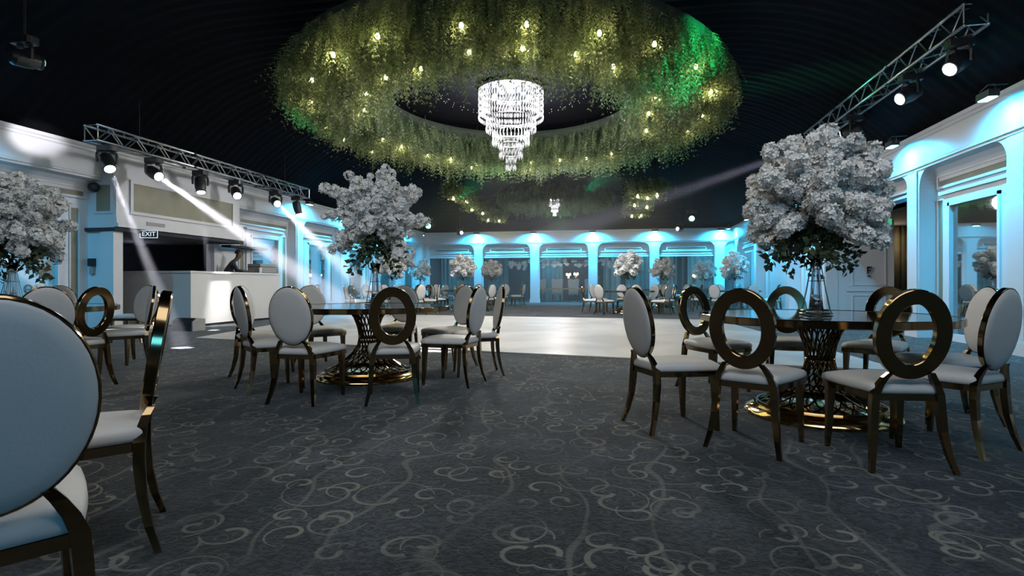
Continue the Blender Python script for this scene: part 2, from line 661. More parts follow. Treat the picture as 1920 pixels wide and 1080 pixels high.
# right wall
wr = MB()
wr.box(YN, 12.55, -0.2, 0, 0, 3.9, TR)
wr.box(12.55, 16.9, -0.2, 0, 2.72, 3.9, TR)
wr.box(16.9, YB, -0.2, 0, 0, 3.9, TR)
wall_r = structure(wr.build('wall_right', M_WALL))
cornice(TR, YN, YB, wall_r)
RCOLS = [0.6, 3.5, 6.4, 9.3, 12.2, 17.1, 20.4, 25.0, 28.9]
for u in RCOLS:
    column(TR, u, wall_r)
for u in (0.6, 3.5, 6.4, 9.3):
    bay(TR, u + 0.25, u + 2.65, wall_r, u + 1.45)
# plain stretches beyond the opening: blue-washed doors and banded frieze
for u0, u1 in ((17.4, 20.1), (20.7, 24.7), (25.3, 28.6), (12.5, 16.8)):
    fz = MB()
    for z0, z1, o in ((2.72, 2.78, 0.10), (2.82, 2.88, 0.06), (2.92, 2.97, 0.10)):
        fz.box(u0, u1, 0, o, z0, z1, TR)
    fz.build('frieze_moulding', M_WALL, wall_r, kind='stuff')
frame_rect(TR, 17.7, 19.8, 0.02, 2.5, 0.12, 0, 0.05).build('door_panel_frame', M_WALL, wall_r)
frame_rect(TR, 21.2, 24.2, 0.02, 2.5, 0.12, 0, 0.05).build('door_panel_frame', M_WALL, wall_r)
MB().box(25.5, 28.4, 0.01, 0.03, 0.2, 2.5, TR).build('mirror', M_MIRROR, wall_r)
structure(MB().box(YN, 12.4, 0, 0.03, 0, 0.12, TR).build('baseboard_right', M_WALL))

# vestibule behind the right opening
wv = MB()
wv.box(XR + 0.2, 7.35, 16.9, 17.1, 0, 3.2)
wv.box(XR + 0.15, 11, 12.35, 12.5, 0, 3.2)
wv.box(9.9, 11, 12.5, 17.1, 0, 3.2)
wall_v = structure(wv.build('wall_vestibule', M_WALL))
frame_rect(lambda u, v, z: (u, 16.9 - v, z), 6.3, 7.15, 0.98, 2.35, 0.025, 0, 0.02).build('panel_moulding', M_WALL, wall_v)
frame_rect(lambda u, v, z: (u, 16.9 - v, z), 6.3, 7.15, 0.15, 0.72, 0.025, 0, 0.02).build('panel_moulding', M_WALL, wall_v)
MB().box(XR + 0.2, 7.35, 16.87, 16.9, 0.82, 0.86).build('chair_rail', M_WALL, wall_v)
structure(MB().box(XR - 0.15, 10.5, 12.4, 20, 2.72, 2.8).build('ceiling_vestibule', M_DARK))
cz = MB()
for k in range(16):
    cz.tube([(7.35 + 0.16 * k, 18.2 + 0.05 * (k % 2), 0.02), (7.35 + 0.16 * k, 18.2 + 0.05 * (k % 2), 2.7)], 0.1, 8)
tag(cz.build('vestibule_curtain', mat('olive_curtain', (0.09, 0.085, 0.05), 0.8, vary=(3, 0.6)), smooth=True), 'olive drape filling the doorway beyond the white panelled wall on the right', 'curtain')

# left wall with the bar recess
wl = MB()
wl.box(YN, 9.93, -0.2, 0, 0, 3.9, TL)
wl.box(13.8, YB, -0.2, 0, 0, 3.9, TL)
wl.box(9.93, 13.8, 0.66, 0.70, 2.22, 3.3, TL)
wl.box(9.93, 13.8, 0.0, 0.66, 2.22, 3.88, TL)
wl.box(9.93, 10.13, -0.2, 0.66, 0, 2.22, TL)
wl.box(13.62, 13.8, -0.2, 0.05, 0, 2.22, TL)
wall_l = structure(wl.build('wall_left', M_WALL))
cornice(TL, YN, 9.93, wall_l)
cornice(TL, 13.8, YB, wall_l)
MB().prism([(v + 0.32, z) for v, z in CORN[6:]], 9.90, 13.82, lambda v, z, u: TL(u, v, z)).build('bulkhead_cornice', M_WALL, wall_l)
frame_rect(TL, 10.25, 13.55, 2.52, 3.26, 0.07, 0.70, 0.735).build('bulkhead_panel_frame', M_WALL, wall_l)
MB().box(10.32, 13.48, 0.702, 0.712, 2.59, 3.19, TL).build('bulkhead_panel', M_TAN, wall_l)
mb = MB()
mb.box(9.9, 13.85, 0.66, 0.78, 2.22, 2.30, TL)
mb.box(9.9, 13.85, 0.66, 0.74, 2.30, 2.42, TL)
mb.build('bulkhead_beam', M_WALL, wall_l)
TE = lambda u, v, z: (XL + u, 9.93 - v, z)
frame_rect(TE, 0.17, 0.62, 2.50, 3.15, 0.05, 0, 0.02).build('end_panel_frame', M_WALL, wall_l)
MB().box(0.22, 0.57, 0.002, 0.01, 2.55, 3.10, TE).build('end_panel', M_TAN, wall_l)
MB().box(0.36, 0.68, 0, 0.05, 0, 2.2, TE).build('post', M_WALL, wall_l)
for u in (1.9, 4.8, 7.0, 17.4, 20.5, 23.6, 26.7, 29.6):
    if u > 7.1 or u < 6:
        column(TL, u, wall_l)
for u0, u1, c in ((2.1, 4.6, 3.35), (5.0, 6.85, 5.9), (7.1, 9.9, 8.55), (14.6, 17.15, 15.85), (17.7, 20.2, 19.0), (20.8, 23.3, 22.05), (23.9, 26.4, 25.15), (27.0, 29.3, 28.15)):
    bay(TL, u0, u1, wall_l, c)
structure(MB().box(YN, 9.9, 0, 0.03, 0, 0.12, TL).build('baseboard_left', M_WALL))
# recess interior
wi = MB()
wi.box(-14.2, -14.0, 9.9, 17.2, 0, 3.0)
wi.box(-14.0, -11.2, 9.75, 9.93, 0, 3.0)
wi.box(-14.0, -11.2, 17.0, 17.2, 0, 3.0)
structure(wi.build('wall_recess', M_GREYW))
can = MB()
can.box(-14, -10.25, 9.85, 13.9, 2.13, 2.2)
can.box(-10.95, -10.65, 13.9, 15.6, 2.06, 2.12)
tag(can.build('canopy_awning', M_DARK), 'flat black cloth canopy stretched under the white bulkhead over the bar recess', 'canopy')

# back wall: colonnade with header and a curtained alcove behind
bcols = [-10.75, -7.62, -4.48, -1.35, 1.82, 5.05]
hb = MB()
hb.box(XL - 0.2, XR + 0.2, -0.25, 0, 2.46, 3.9, TB)
wall_b = structure(hb.build('wall_back', M_WALL))
cornice(TB, XL, XR, wall_b)
for u in bcols:
    column(TB, u, wall_b, wd=0.24)
for i in range(5):
    u0, u1 = bcols[i] + 0.62, bcols[i + 1] - 0.62
    fz = MB()
    for z0, z1, o in ((2.46, 2.53, 0.14), (2.58, 2.63, 0.08), (2.72, 2.77, 0.10), (2.98, 3.03, 0.12)):
        fz.box(u0 - 0.35, u1 + 0.35, 0, o, z0, z1, TB)
    fz.build('frieze_moulding', M_WALL, wall_b, kind='stuff')
    frame_rect(TB, u0, u1, 2.80, 2.95, 0.03, 0, 0.09).build('frieze_slot_frame', M_WALL, wall_b)
    MB().box(u0 + 0.03, u1 - 0.03, 0.001, 0.01, 2.83, 2.92, TB).build('frieze_slot', M_TAN, wall_b)
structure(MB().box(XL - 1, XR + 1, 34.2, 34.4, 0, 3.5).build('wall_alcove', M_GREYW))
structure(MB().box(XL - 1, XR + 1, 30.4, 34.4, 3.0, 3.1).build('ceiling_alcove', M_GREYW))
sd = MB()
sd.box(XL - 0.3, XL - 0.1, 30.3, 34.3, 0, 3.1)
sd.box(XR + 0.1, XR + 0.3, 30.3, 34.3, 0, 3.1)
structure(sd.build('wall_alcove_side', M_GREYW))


def curtain(x0, x1, y, z0, z1, m, name, label, parent=None):
    mb = MB()
    n = max(8, int((x1 - x0) / 0.05))
    vs, fs = [], []
    for zi, z in enumerate((z0, z1)):
        for k in range(n + 1):
            x = x0 + (x1 - x0) * k / n
            vs.append((x, y + 0.05 * math.sin(k * 1.15) + 0.02 * math.sin(k * 0.41), z))
    fs = [(k, k + 1, n + 2 + k, n + 1 + k) for k in range(n)]
    vs2 = [(a_, b_ + 0.02, c_) for a_, b_, c_ in vs]
    N_ = len(vs)
    fs += [tuple(i + N_ for i in f) for f in fs]
    fs += [(k, k + 1, N_ + k + 1, N_ + k) for k in range(n)]
    mb.add(vs, fs)
    mb.v += vs2
    o = mb.build(name, m, parent, smooth=True, recalc=False)
    return tag(o, label, 'curtain')


CURT = [(-10.9, -8.4, M_CURT, 'teal grey curtain in the far left bay of the back alcove'),
        (-8.1, -6.6, M_CURT, 'teal grey curtain behind the leftmost round flower ball at the back'),
        (-5.0, -3.3, M_CURT, 'teal curtain hanging left of the long head table'),
        (-0.9, 0.1, M_CURTL, 'pale drape just right of the head table'),
        (0.4, 1.9, M_CURT, 'teal curtain behind the second back column from the right'),
        (2.3, 3.3, M_CURTL, 'pale grey drape in the right bay of the back alcove'),
        (3.9, 5.9, M_CURT, 'teal curtain in the back right corner of the alcove')]
for x0, x1, m, lb in CURT:
    curtain(x0, x1, 33.6, 0.02, 3.0, m, 'curtain', lb)
for k, x in enumerate((-8.25, -5.2, -1.1, 2.1, 3.6)):
    structure(MB().box(x - 0.06, x + 0.06, 33.3, 33.42, 0, 3.0).build('trim_%d' % (k + 1), M_WOOD))


# ------------------------------------------------------------------ chairs
def ell(a, r_x, r_z):
    return r_x * math.sin(a), r_z * math.cos(a)


RAKE = math.radians(9)
BC = Vector((0, -0.275, 0.755))          # centre of the oval back


def back_pt(x, n, zz):
    """x sideways, n along back normal (towards the front), zz up in the plane of the oval"""
    return (x, BC.y + n * math.cos(RAKE) - zz * math.sin(RAKE), BC.z + zz * math.cos(RAKE) + n * math.sin(RAKE))


def oval_band(rx, rz, wd, th, seg=48):
    mb = MB()
    vs, fs = [], []
    b = 0.004
    prof = [(0, -th / 2 + b), (0, th / 2 - b), (-b, th / 2), (-wd + b, th / 2), (-wd, th / 2 - b), (-wd, -th / 2 + b), (-wd + b, -th / 2), (-b, -th / 2)]
    K = len(prof)
    for i in range(seg):
        a = 2 * PI * i / seg
        for dr, n in prof:
            x, z = ell(a, rx + dr, rz + dr)
            vs.append(back_pt(x, n, z))
    for i in range(seg):
        for j in range(K):
            fs.append((i * K + j, i * K + (j + 1) % K, ((i + 1) % seg) * K + (j + 1) % K, ((i + 1) % seg) * K + j))
    return mb.add(vs, fs)


def oval_pad(rx, rz, th, seg=40):
    mb = MB()
    vs, fs = [], []
    rings = [(0.02, 1.0), (0.5, 0.96), (0.8, 0.82), (0.96, 0.62), (1.0, 0.40), (1.0, -0.40), (0.96, -0.62), (0.8, -0.82), (0.5, -0.96), (0.02, -1.0)]
    for s, n in rings:
        for i in range(seg):
            x, z = ell(2 * PI * i / seg, rx * s, rz * s)
            vs.append(back_pt(x, n * th, z))
    for r in range(len(rings) - 1):
        for i in range(seg):
            fs.append((r * seg + i, r * seg + (i + 1) % seg, (r + 1) * seg + (i + 1) % seg, (r + 1) * seg + i))
    fs += [tuple(range(seg)), tuple(range((len(rings) - 1) * seg, len(rings) * seg))]
    return mb.add(vs, fs)


def blade(pts, widths, thicks):
    """rectangular section sweep of a leg: widths across x, thicks across y"""
    mb = MB()
    vs, fs = [], []
    for (x, y, z), w_, t in zip(pts, widths, thicks):
        vs += [(x - w_ / 2, y - t / 2, z), (x + w_ / 2, y - t / 2, z), (x + w_ / 2, y + t / 2, z), (x - w_ / 2, y + t / 2, z)]
    n = len(pts)
    for i in range(n - 1):
        for j in range(4):
            fs.append((i * 4 + j, i * 4 + (j + 1) % 4, i * 4 + 4 + (j + 1) % 4, i * 4 + 4 + j))
    fs += [(3, 2, 1, 0), (n * 4 - 4, n * 4 - 3, n * 4 - 2, n * 4 - 1)]
    return mb.add(vs, fs)


def rear_leg(s):
    P_ = [(0.105, -0.262, 0.545), (0.125, -0.245, 0.515), (0.15, -0.232, 0.47), (0.168, -0.225, 0.42), (0.175, -0.225, 0.34), (0.182, -0.235, 0.22), (0.198, -0.258, 0.10), (0.22, -0.290, 0.0)]
    return blade([(s * x, y, z) for x, y, z in P_], [0.03, 0.034, 0.038, 0.042, 0.042, 0.038, 0.032, 0.026], [0.026, 0.03, 0.036, 0.04, 0.04, 0.034, 0.028, 0.024])


def front_leg(s):
    P_ = [(0.205, 0.205, 0.40), (0.207, 0.208, 0.30), (0.21, 0.212, 0.15), (0.215, 0.222, 0.0)]
    return blade([(s * x, y, z) for x, y, z in P_], [0.05, 0.042, 0.034, 0.025], [0.05, 0.042, 0.034, 0.025])


def seat_outline(k=0.0):
    pts = []
    # rear edge to front edge, bowed sides and front
    n = 8
    for i in range(n + 1):
        t = i / n
        pts.append((-0.175 + 0.35 * t, -0.235 + 0.0 * t))
    for i in range(1, n + 1):
        t = i / n
        pts.append((0.175 + 0.065 * t + 0.012 * math.sin(PI * t), -0.235 + 0.47 * t))
    for i in range(1, n + 1):
        t = i / n
        pts.append((0.24 - 0.48 * t, 0.235 + 0.035 * math.sin(PI * t)))
    for i in range(1, n):
        t = i / n
        pts.append((-0.24 + 0.065 * t - 0.012 * math.sin(PI * t), 0.235 - 0.47 * t))
    return [(x * (1 + k), y * (1 + k)) for x, y in pts]


def seat_frame_mesh():
    o = seat_outline()
    mb = MB()
    n = len(o)
    wave = [0.0] * n
    vs = [(x, y, 0.385) for x, y in o] + [(x, y, 0.42) for x, y in o]
    mb.add(vs, [(i, (i + 1) % n, n + (i + 1) % n, n + i) for i in range(n)] + [tuple(range(n)), tuple(range(n, 2 * n))])
    return mb


def seat_mesh():
    mb = MB()
    vs, fs = [], []
    lev = [(-0.03, 0.42), (0.0, 0.425), (0.012, 0.445), (0.0, 0.468), (-0.06, 0.482), (-0.25, 0.492), (-0.6, 0.497), (-0.97, 0.498)]
    for k, z in lev:
        for x, y in seat_outline(k):
            sag = 0.012 * (abs(x) / 0.24) ** 2 if z > 0.43 else 0
            vs.append((x, y, z - sag))
    n = len(seat_outline())
    for r in range(len(lev) - 1):
        for i in range(n):
            fs.append((r * n + i, r * n + (i + 1) % n, (r + 1) * n + (i + 1) % n, (r + 1) * n + i))
    fs += [tuple(range(n)), tuple(range((len(lev) - 1) * n, len(lev) * n))]
    return mb.add(vs, fs)


MESH = {}


def make_chair(kind):
    t = thing('dining_chair', 'chair', 'chair')
    seat_mesh().build('seat', M_PAD, t, smooth=True)
    seat_frame_mesh().build('seat_frame', M_GOLD, t)
    for s in (-1, 1):
        rear_leg(s).build('leg', M_GOLD, t)
        front_leg(s).build('leg', M_GOLD, t)
    if kind == 'ring':
        oval_band(0.197, 0.25, 0.082, 0.042).build('ring_back', M_GOLD, t, smooth=True, angle=25)
    else:
        oval_band(0.204, 0.256, 0.016, 0.032).build('back_rim', M_GOLD, t, smooth=True, angle=25)
        oval_pad(0.198, 0.250, 0.036).build('back_pad', M_PAD, t, smooth=True)
    return t


proto = {'ring': make_chair('ring'), 'pad': make_chair('pad')}
used = {'ring': False, 'pad': False}


def chair(kind, pos, face, label, group=None, lean=0.0):
    """face: the point the sitter looks at, or an angle (world rotation about z)"""
    o = copy_tree(proto[kind]) if used[kind] else proto[kind]
    used[kind] = True
    if isinstance(face, (int, float)):
        rz = face
    else:
        d = Vector(face) - Vector(pos)
        rz = math.atan2(d.y, d.x) - PI / 2
    o.location = (pos[0], pos[1], 0.0)
    o.rotation_euler = (0, 0, rz)
    tag(o, label, 'chair')
    if group:
        o['group'] = group
    elif 'group' in o:
        del o['group']
    return o


# ------------------------------------------------------------------ tables
def make_table():
    t = thing('round_table', 't', 'table')
    MB().lathe([(0.885, 0.762), (0.885, 0.787), (0.0, 0.787)], 64).build('tabletop', M_TOP, t, smooth=True, angle=30)
    MB().lathe([(0.80, 0.735), (0.9, 0.735), (0.905, 0.74), (0.905, 0.785), (0.9, 0.79), (0.886, 0.79), (0.886, 0.755), (0.80, 0.755)], 64).build('rim', M_GOLD, t, smooth=True, angle=30)
    prof = [(0.74, 0.21), (0.66, 0.155), (0.55, 0.115), (0.44, 0.098), (0.36, 0.115), (0.28, 0.165), (0.20, 0.25), (0.13, 0.35), (0.085, 0.45)]
    lat = MB()
    n = 22
    for sgn in (-1, 1):
        for k in range(n):
            pts = []
            for i, (z, r) in enumerate(prof):
                a = 2 * PI * k / n + sgn * i * 2 * PI / n * 0.75
                pts.append((r * math.cos(a), r * math.sin(a), z))
            lat.tube(pts, 0.0075, 4)
    for z, r in ((0.735, 0.215), (0.44, 0.098), (0.085, 0.455)):
        lat.tube([(r * math.cos(2 * PI * k / 32), r * math.sin(2 * PI * k / 32), z) for k in range(32)], 0.012, 6, closed=True)
    lat.build('lattice_pedestal', M_GOLD, t, kind='stuff')
    MB().lathe([(0.55, 0.0), (0.555, 0.02), (0.54, 0.045), (0.47, 0.075), (0.1, 0.085), (0.0, 0.085)], 48).build('base', M_GOLDL, t, smooth=True, angle=40)
    return t


table0 = make_table()
tused = False


def table(pos, label, group=None):
    global tused
    o = copy_tree(table0) if tused else table0
    tused = True
    o.location = (pos.x, pos.y, 0)
    tag(o, label, 'table', group)
    return o


# ------------------------------------------------------------------ flowers
def spray_mesh(puffs, n, size, seed):
    """fluffy blossom spray: petals set all round a chain of rounded puffs [(along, off, radius)]"""
    r = np.random.default_rng(seed)
    cs = []
    for t, off, rad in puffs:
        a = r.random() * 2 * PI
        cs.append((np.array([off * math.cos(a), off * math.sin(a), t]), rad))
    V, F = [], []
    wts = np.array([c[1] ** 2 for c in cs])
    wts /= wts.sum()
    for i in range(n):
        c0, rad = cs[r.choice(len(cs), p=wts)]
        d = r.normal(0, 1, 3)
        d /= np.linalg.norm(d)
        c = c0 + d * rad * (0.9 + 0.18 * r.random())
        nrm = d + r.normal(0, 0.3, 3)
        nrm /= np.linalg.norm(nrm)
        u = np.cross(nrm, [0.3, 0.2, 1.0])
        u /= np.linalg.norm(u)
        v = np.cross(nrm, u)
        s = size * (0.75 + 0.6 * r.random())
        rot = r.random() * 2 * PI
        base = len(V)
        V.append(c - nrm * s * 0.25)
        for k in range(5):
            a0 = rot + 2 * PI * k / 5
            for da, rad_, up in ((-0.5, 0.85, 0.12), (0.0, 1.15, 0.3), (0.5, 0.85, 0.12)):
                aa = a0 + da
                V.append(c + (u * math.cos(aa) + v * math.sin(aa)) * s * rad_ + nrm * s * up * (0.6 + 0.8 * r.random()))
            b = base + 1 + 3 * k
            F += [(base, b, b + 1), (base, b + 1, b + 2)]
    return np.array(V), np.array(F)


def leaf_sprig_mesh(length, n, size, seed):
    r = np.random.default_rng(seed)
    V, F = [], []
    for i in range(n):
        t = (i + r.random()) / n
        a = r.random() * 2 * PI
        c = np.array([0.02 * math.cos(a) + 0.03 * math.sin(t * 5), 0.02 * math.sin(a), t * length])
        d = np.array([math.cos(a), math.sin(a), 0.4 + r.normal(0, 0.4)])
        d /= np.linalg.norm(d)
        u = np.cross(d, r.normal(0, 1, 3))
        u /= np.linalg.norm(u)
        n_ = np.cross(d, u)
        s = size * (0.7 + 0.6 * r.random())
        b = len(V)
        V += [c, c + d * s * 0.45 + u * s * 0.38 + n_ * s * 0.08, c + d * s * 1.1, c + d * s * 0.45 - u * s * 0.38 + n_ * s * 0.08, c + d * s * 0.5 - n_ * s * 0.05]
        F += [(b, b + 1, b + 4), (b + 1, b + 2, b + 4), (b + 2, b + 3, b + 4), (b + 3, b, b + 4)]
    for k in range(8):     # thin stem
        t0, t1 = k / 8 * length, (k + 1) / 8 * length
        b = len(V)
        V += [np.array([0.03 * math.sin(t0 / length * 5), 0.002, t0]), np.array([0.03 * math.sin(t0 / length * 5), -0.002, t0]),
              np.array([0.03 * math.sin(t1 / length * 5), -0.002, t1])]
        F += [(b, b + 1, b + 2)]
    return np.array(V), np.array(F)


def mesh_data(name, VF, m):
    o = mesh_fast(name, VF[0], VF[1], m)
    me = o.data
    bpy.data.objects.remove(o)
    return me


def chain(n, length, r0, r1, seed):
    r = random.Random(seed)
    return [(length * (k + 0.5) / n, r.uniform(0.01, 0.035), r0 + (r1 - r0) * k / (n - 1) + r.uniform(-0.008, 0.008)) for k in range(n)]


SPRAY = [mesh_data('blossom_spray', spray_mesh(chain(4, 0.30, 0.070, 0.058, s), 300, 0.021, s), M_PETAL) for s in (1, 2, 3)]
SPRAY_LONG = [mesh_data('blossom_spray', spray_mesh(chain(6, 0.50, 0.078, 0.045, s), 380, 0.021, s), M_PETAL) for s in (4, 5, 6)]
SPRIG = [mesh_data('leaf_sprig', leaf_sprig_mesh(0.34, 26, 0.055, s), M_FLEAF) for s in (7, 8, 9)]
SPRAY_FAR = [mesh_data('blossom_spray', spray_mesh(chain(3, 0.34, 0.095, 0.085, s), 110, 0.036, s), M_PETAL) for s in (11, 12)]


def child_mesh(name, me, parent, loc, d, roll, sc=1.0, kind=None):
    o = bpy.data.objects.new(name, me)
    COL.objects.link(o)
    o.parent = parent
    q = Vector(d).normalized().to_track_quat('Z', 'Y').to_matrix().to_4x4() @ Matrix.Rotation(roll, 4, 'Z')
    o.matrix_local = Matrix.Translation(loc) @ q @ Matrix.Diagonal((sc, sc, sc, 1))
    return o


def stand(parent, h):
    """wire trumpet stand with a slim glass vase"""
    mb = MB()
    for k in range(8):
        a = 2 * PI * k / 8
        mb.tube([(0.105 * math.cos(a), 0.105 * math.sin(a), 0.03), (0.075 * math.cos(a), 0.075 * math.sin(a), h * 0.42),
                 (0.035 * math.cos(a), 0.035 * math.sin(a), h * 0.95)], 0.0028, 4)
    for r, z, t in ((0.105, 0.03, 0.006), (0.115, 0.006, 0.006), (0.06, h * 0.62, 0.003), (0.035, h * 0.95, 0.004)):
        mb.tube([(r * math.cos(2 * PI * k / 20), r * math.sin(2 * PI * k / 20), z) for k in range(20)], t, 5, closed=True)
    for k in range(4):
        a = 2 * PI * k / 4
        mb.tube([(0.115 * math.cos(a), 0.115 * math.sin(a), 0.0), (0.105 * math.cos(a), 0.105 * math.sin(a), 0.03)], 0.004, 4)
    mb.build('wire_stand', M_WIRE, parent)
    MB().lathe([(0.05, 0.012), (0.055, 0.02), (0.04, h * 0.4), (0.03, h * 0.8), (0.06, h * 1.1), (0.052, h * 1.1), (0.024, h * 0.8), (0.034, h * 0.4), (0.048, 0.03), (0, 0.03)], 20).build('vase', M_GLASS, parent, smooth=True)


def arrangement(pos, z0, label, style, seed, group=None):
    r = random.Random(seed)
    t = thing('flower_arrangement', label, 'flowers', (pos.x, pos.y, z0), 0, group)
    if style == 'dome':
        stand(t, 0.42)
        c = Vector((0, 0, 0.84))
        n = 62
        for i in range(n):
            el = math.asin(max(-1, min(1, 1 - 1.42 * (i + 0.5) / n)))
            az = i * 2.39996 + r.uniform(-0.2, 0.2)
            d = Vector((math.cos(az) * math.cos(el), math.sin(az) * math.cos(el), math.sin(el)))
            rad = 0.22 * (0.9 + 0.25 * r.random())
            p = c + Vector((d.x * rad * 0.98, d.y * rad * 0.98, d.z * rad * 1.3))
            dd = d + Vector((0, 0, -0.28 if el < 0.2 else 0.0)) + Vector((r.uniform(-.25, .25), r.uniform(-.25, .25), r.uniform(-.2, .2)))
            child_mesh('blossom_spray', r.choice(SPRAY), t, p, dd, r.uniform(0, 6.28), r.uniform(0.86, 1.12))
        for i in range(26):
            az = i * 2.4
            p = Vector((0.13 * math.cos(az) * r.random(), 0.13 * math.sin(az) * r.random(), r.uniform(0.55, 0.72)))
            d = Vector((math.cos(az), math.sin(az), r.uniform(-1.6, -0.35)))
            child_mesh('leaf_sprig', r.choice(SPRIG), t, p, d, r.uniform(0, 6.28), r.uniform(0.75, 1.2))
    elif style == 'spiky':
        stand(t, 0.42)
        c = Vector((0, 0, 0.96))
        arms = [(180, 62, 0.95), (180, 33, 1.1), (180, 4, 0.9), (0, 33, 1.0), (0, 74, 1.05), (0, -4, 1.05), (180, -38, 1.0), (0, -52, 1.15), (180, 88, 0.8), (0, 55, 0.75), (0, -25, 0.8)]
        for az, el, sc in arms:
            az, el = math.radians(az), math.radians(el)
            right = Vector((CT, ST, 0))
            fwd = Vector((-ST, CT, 0))
            for dep in (-0.35, 0.35):
                d = right * math.cos(az) * math.cos(el) + Vector((0, 0, 1)) * math.sin(el) + fwd * (math.sin(az) * math.cos(el) * 0.5 + dep)
                d.normalize()
                child_mesh('blossom_spray', r.choice(SPRAY_LONG), t, c + d * 0.10, d, r.uniform(0, 6.28), sc * r.uniform(0.95, 1.05))
        n = 30
        for i in range(n):
            el = math.asin(max(-1, min(1, 1 - 1.5 * (i + 0.5) / n)))
            az = i * 2.39996
            d = Vector((math.cos(az) * math.cos(el), math.sin(az) * math.cos(el), math.sin(el)))
            child_mesh('blossom_spray', r.choice(SPRAY), t, c + d * 0.10, d + Vector((0, 0, -0.35 if el < 0.15 else 0)), r.uniform(0, 6.28), r.uniform(0.85, 1.08))
        for i in range(24):
            az = i * 2.4
            p = Vector((0.1 * math.cos(az) * r.random(), 0.1 * math.sin(az) * r.random(), r.uniform(0.6, 0.95)))
            d = Vector((math.cos(az), math.sin(az), r.uniform(-2.2, -0.6)))
            child_mesh('leaf_sprig', r.choice(SPRIG), t, p, d, r.uniform(0, 6.28), r.uniform(0.8, 1.25))
    else:
        stand(t, 0.42)
        c = Vector((0, 0, 0.85))
        n = 26
        for i in range(n):
            el = math.asin(max(-1, min(1, 1 - 1.5 * (i + 0.5) / n)))
            az = i * 2.39996
            d = Vector((math.cos(az) * math.cos(el), math.sin(az) * math.cos(el), math.sin(el)))
            child_mesh('blossom_spray', r.choice(SPRAY_FAR), t, c + d * 0.18, d + Vector((r.uniform(-.3, .3), r.uniform(-.3, .3), r.uniform(-.3, .1))), r.uniform(0, 6), r.uniform(0.8, 1.15))
        for i in range(7):
            az = i * 2.4
            child_mesh('leaf_sprig', r.choice(SPRIG), t, Vector((0, 0, 0.7)), Vector((math.cos(az), math.sin(az), -1.2)), 0, 1.1)
    return t


# ------------------------------------------------------------------ near right table
TR_ = C2(2.43, 4.42)
table(TR_, 'mirror-topped round table with a gold lattice pedestal in the right foreground')
arrangement(W(1530, 4.42), 0.792, 'big domed white blossom arrangement on the right foreground table', 'dome', 3)
chair('pad', C2(1.17, 4.08), TR_, 'cream oval-padded chair at the left side of the right foreground table')
chair('ring', C2(1.97, 5.45), TR_, 'hollow gold ring-back chair at the far left of the right foreground table')
chair('ring', C2(1.58, 3.62), C2(2.25, 4.4), 'hollow ring-back chair with its dark back to the viewer, front left of the right table')
chair('ring', C2(2.80, 5.62), C2(2.43, 4.42), 'hollow gold ring-back chair just behind the wire vase of the right table')
chair('ring', C2(3.47, 5.30), TR_, 'hollow dark ring-back chair behind the right table, right of the vase')
chair('ring', C2(2.20, 3.32), C2(2.28, 4.3), 'hollow ring-back chair with its dark back to the viewer, front right of the right table')
chair('pad', C2(2.82, 3.62), C2(2.45, 4.4), 'oval-padded chair on the near right of the table showing its blue-lit rear')
chair('pad', C2(3.30, 4.28), C2(2.43, 4.42), 'oval-padded chair on the far right of the table showing its pinkish front pad')

# ------------------------------------------------------------------ near left table
TLc = C2(-1.585, 6.18)
table(TLc, 'mirror-topped round table with a gold lattice pedestal on the left beside the dance floor')
arrangement(W(704, 6.18), 0.792, 'white blossom arrangement with long spiky sprays on the left table by the dance floor', 'spiky', 5)
LT = [('pad', -2.36, 5.52, None, 'leftmost padded oval chair of the left table, back turned to the viewer'),
      ('pad', -2.80, 6.35, None, 'padded chair with green-tinged gold rim on the far left of the left table'),
      ('pad', -1.82, 5.02, None, 'large-looking padded oval chair with its grey back to the viewer at the left table'),
      ('pad', -2.42, 7.05, None, 'brightly lit white padded chair behind the left end of the left table'),
      ('ring', -1.06, 5.02, (-1.25, 6.1), 'hollow dark ring-back chair in front of the left table'),
      ('pad', -0.80, 7.0, None, 'cream padded chair at the far right of the left table beside the dance floor'),
      ('pad', -0.62, 5.82, None, 'blue-lit padded chair with gold rim on the near right of the left table'),
      ('pad', -0.42, 6.42, None, 'rightmost padded chair of the left table seen almost edge-on'),
      ('pad', -1.50, 7.42, None, 'padded chair on the far side of the left table seen through the ring back')]
for kd, x, d, tg, lb in LT:
    chair(kd, C2(x, d), TLc if tg is None else C2(*tg), lb)

# ------------------------------------------------------------------ left foreground chairs and the tables on the left
chair('pad', C2(-1.35, 1.42), C2(-2.10, 2.14), 'large padded oval chair cropped by the left edge, its blue-lit back nearest the viewer')
chair('ring', C2(-1.72, 2.20), C2(-2.56, 1.72), 'hollow gold ring-back chair seen edge-on beside the nearest padded chair')
TF = C2(-5.3, 6.0)
table(TF, 'round gold table at the left edge hidden behind the nearest chairs')
arrangement(C2(-5.36, 6.0), 0.792, 'white blossom arrangement cropped by the left edge of the picture', 'dome', 9)
chair('pad', C2(-4.15, 4.93), C2(-5.3, 6.0), 'padded chair mostly hidden behind the large near chair at the left edge')
chair('ring', C2(-4.38, 5.58), C2(-5.35, 5.8), 'hollow bright gold ring-back chair standing behind the near chairs at the left')
chair('pad', C2(-4.62, 6.65), C2(-5.3, 6.15), 'padded chair with gold rim just right of the bright gold ring chair at the left')
chair('pad', C2(-5.0, 7.3), C2(-5.3, 6.0), 'padded chair on the far side of the left-edge table')
chair('ring', C2(-6.75, 9.95), C2(-7.9, 9.9), 'slim gold chair standing alone in front of the bar near the left table')
chair('pad', C2(-5.9, 7.2), C2(-5.3, 6.0), 'padded chair farthest left at the left-edge table')

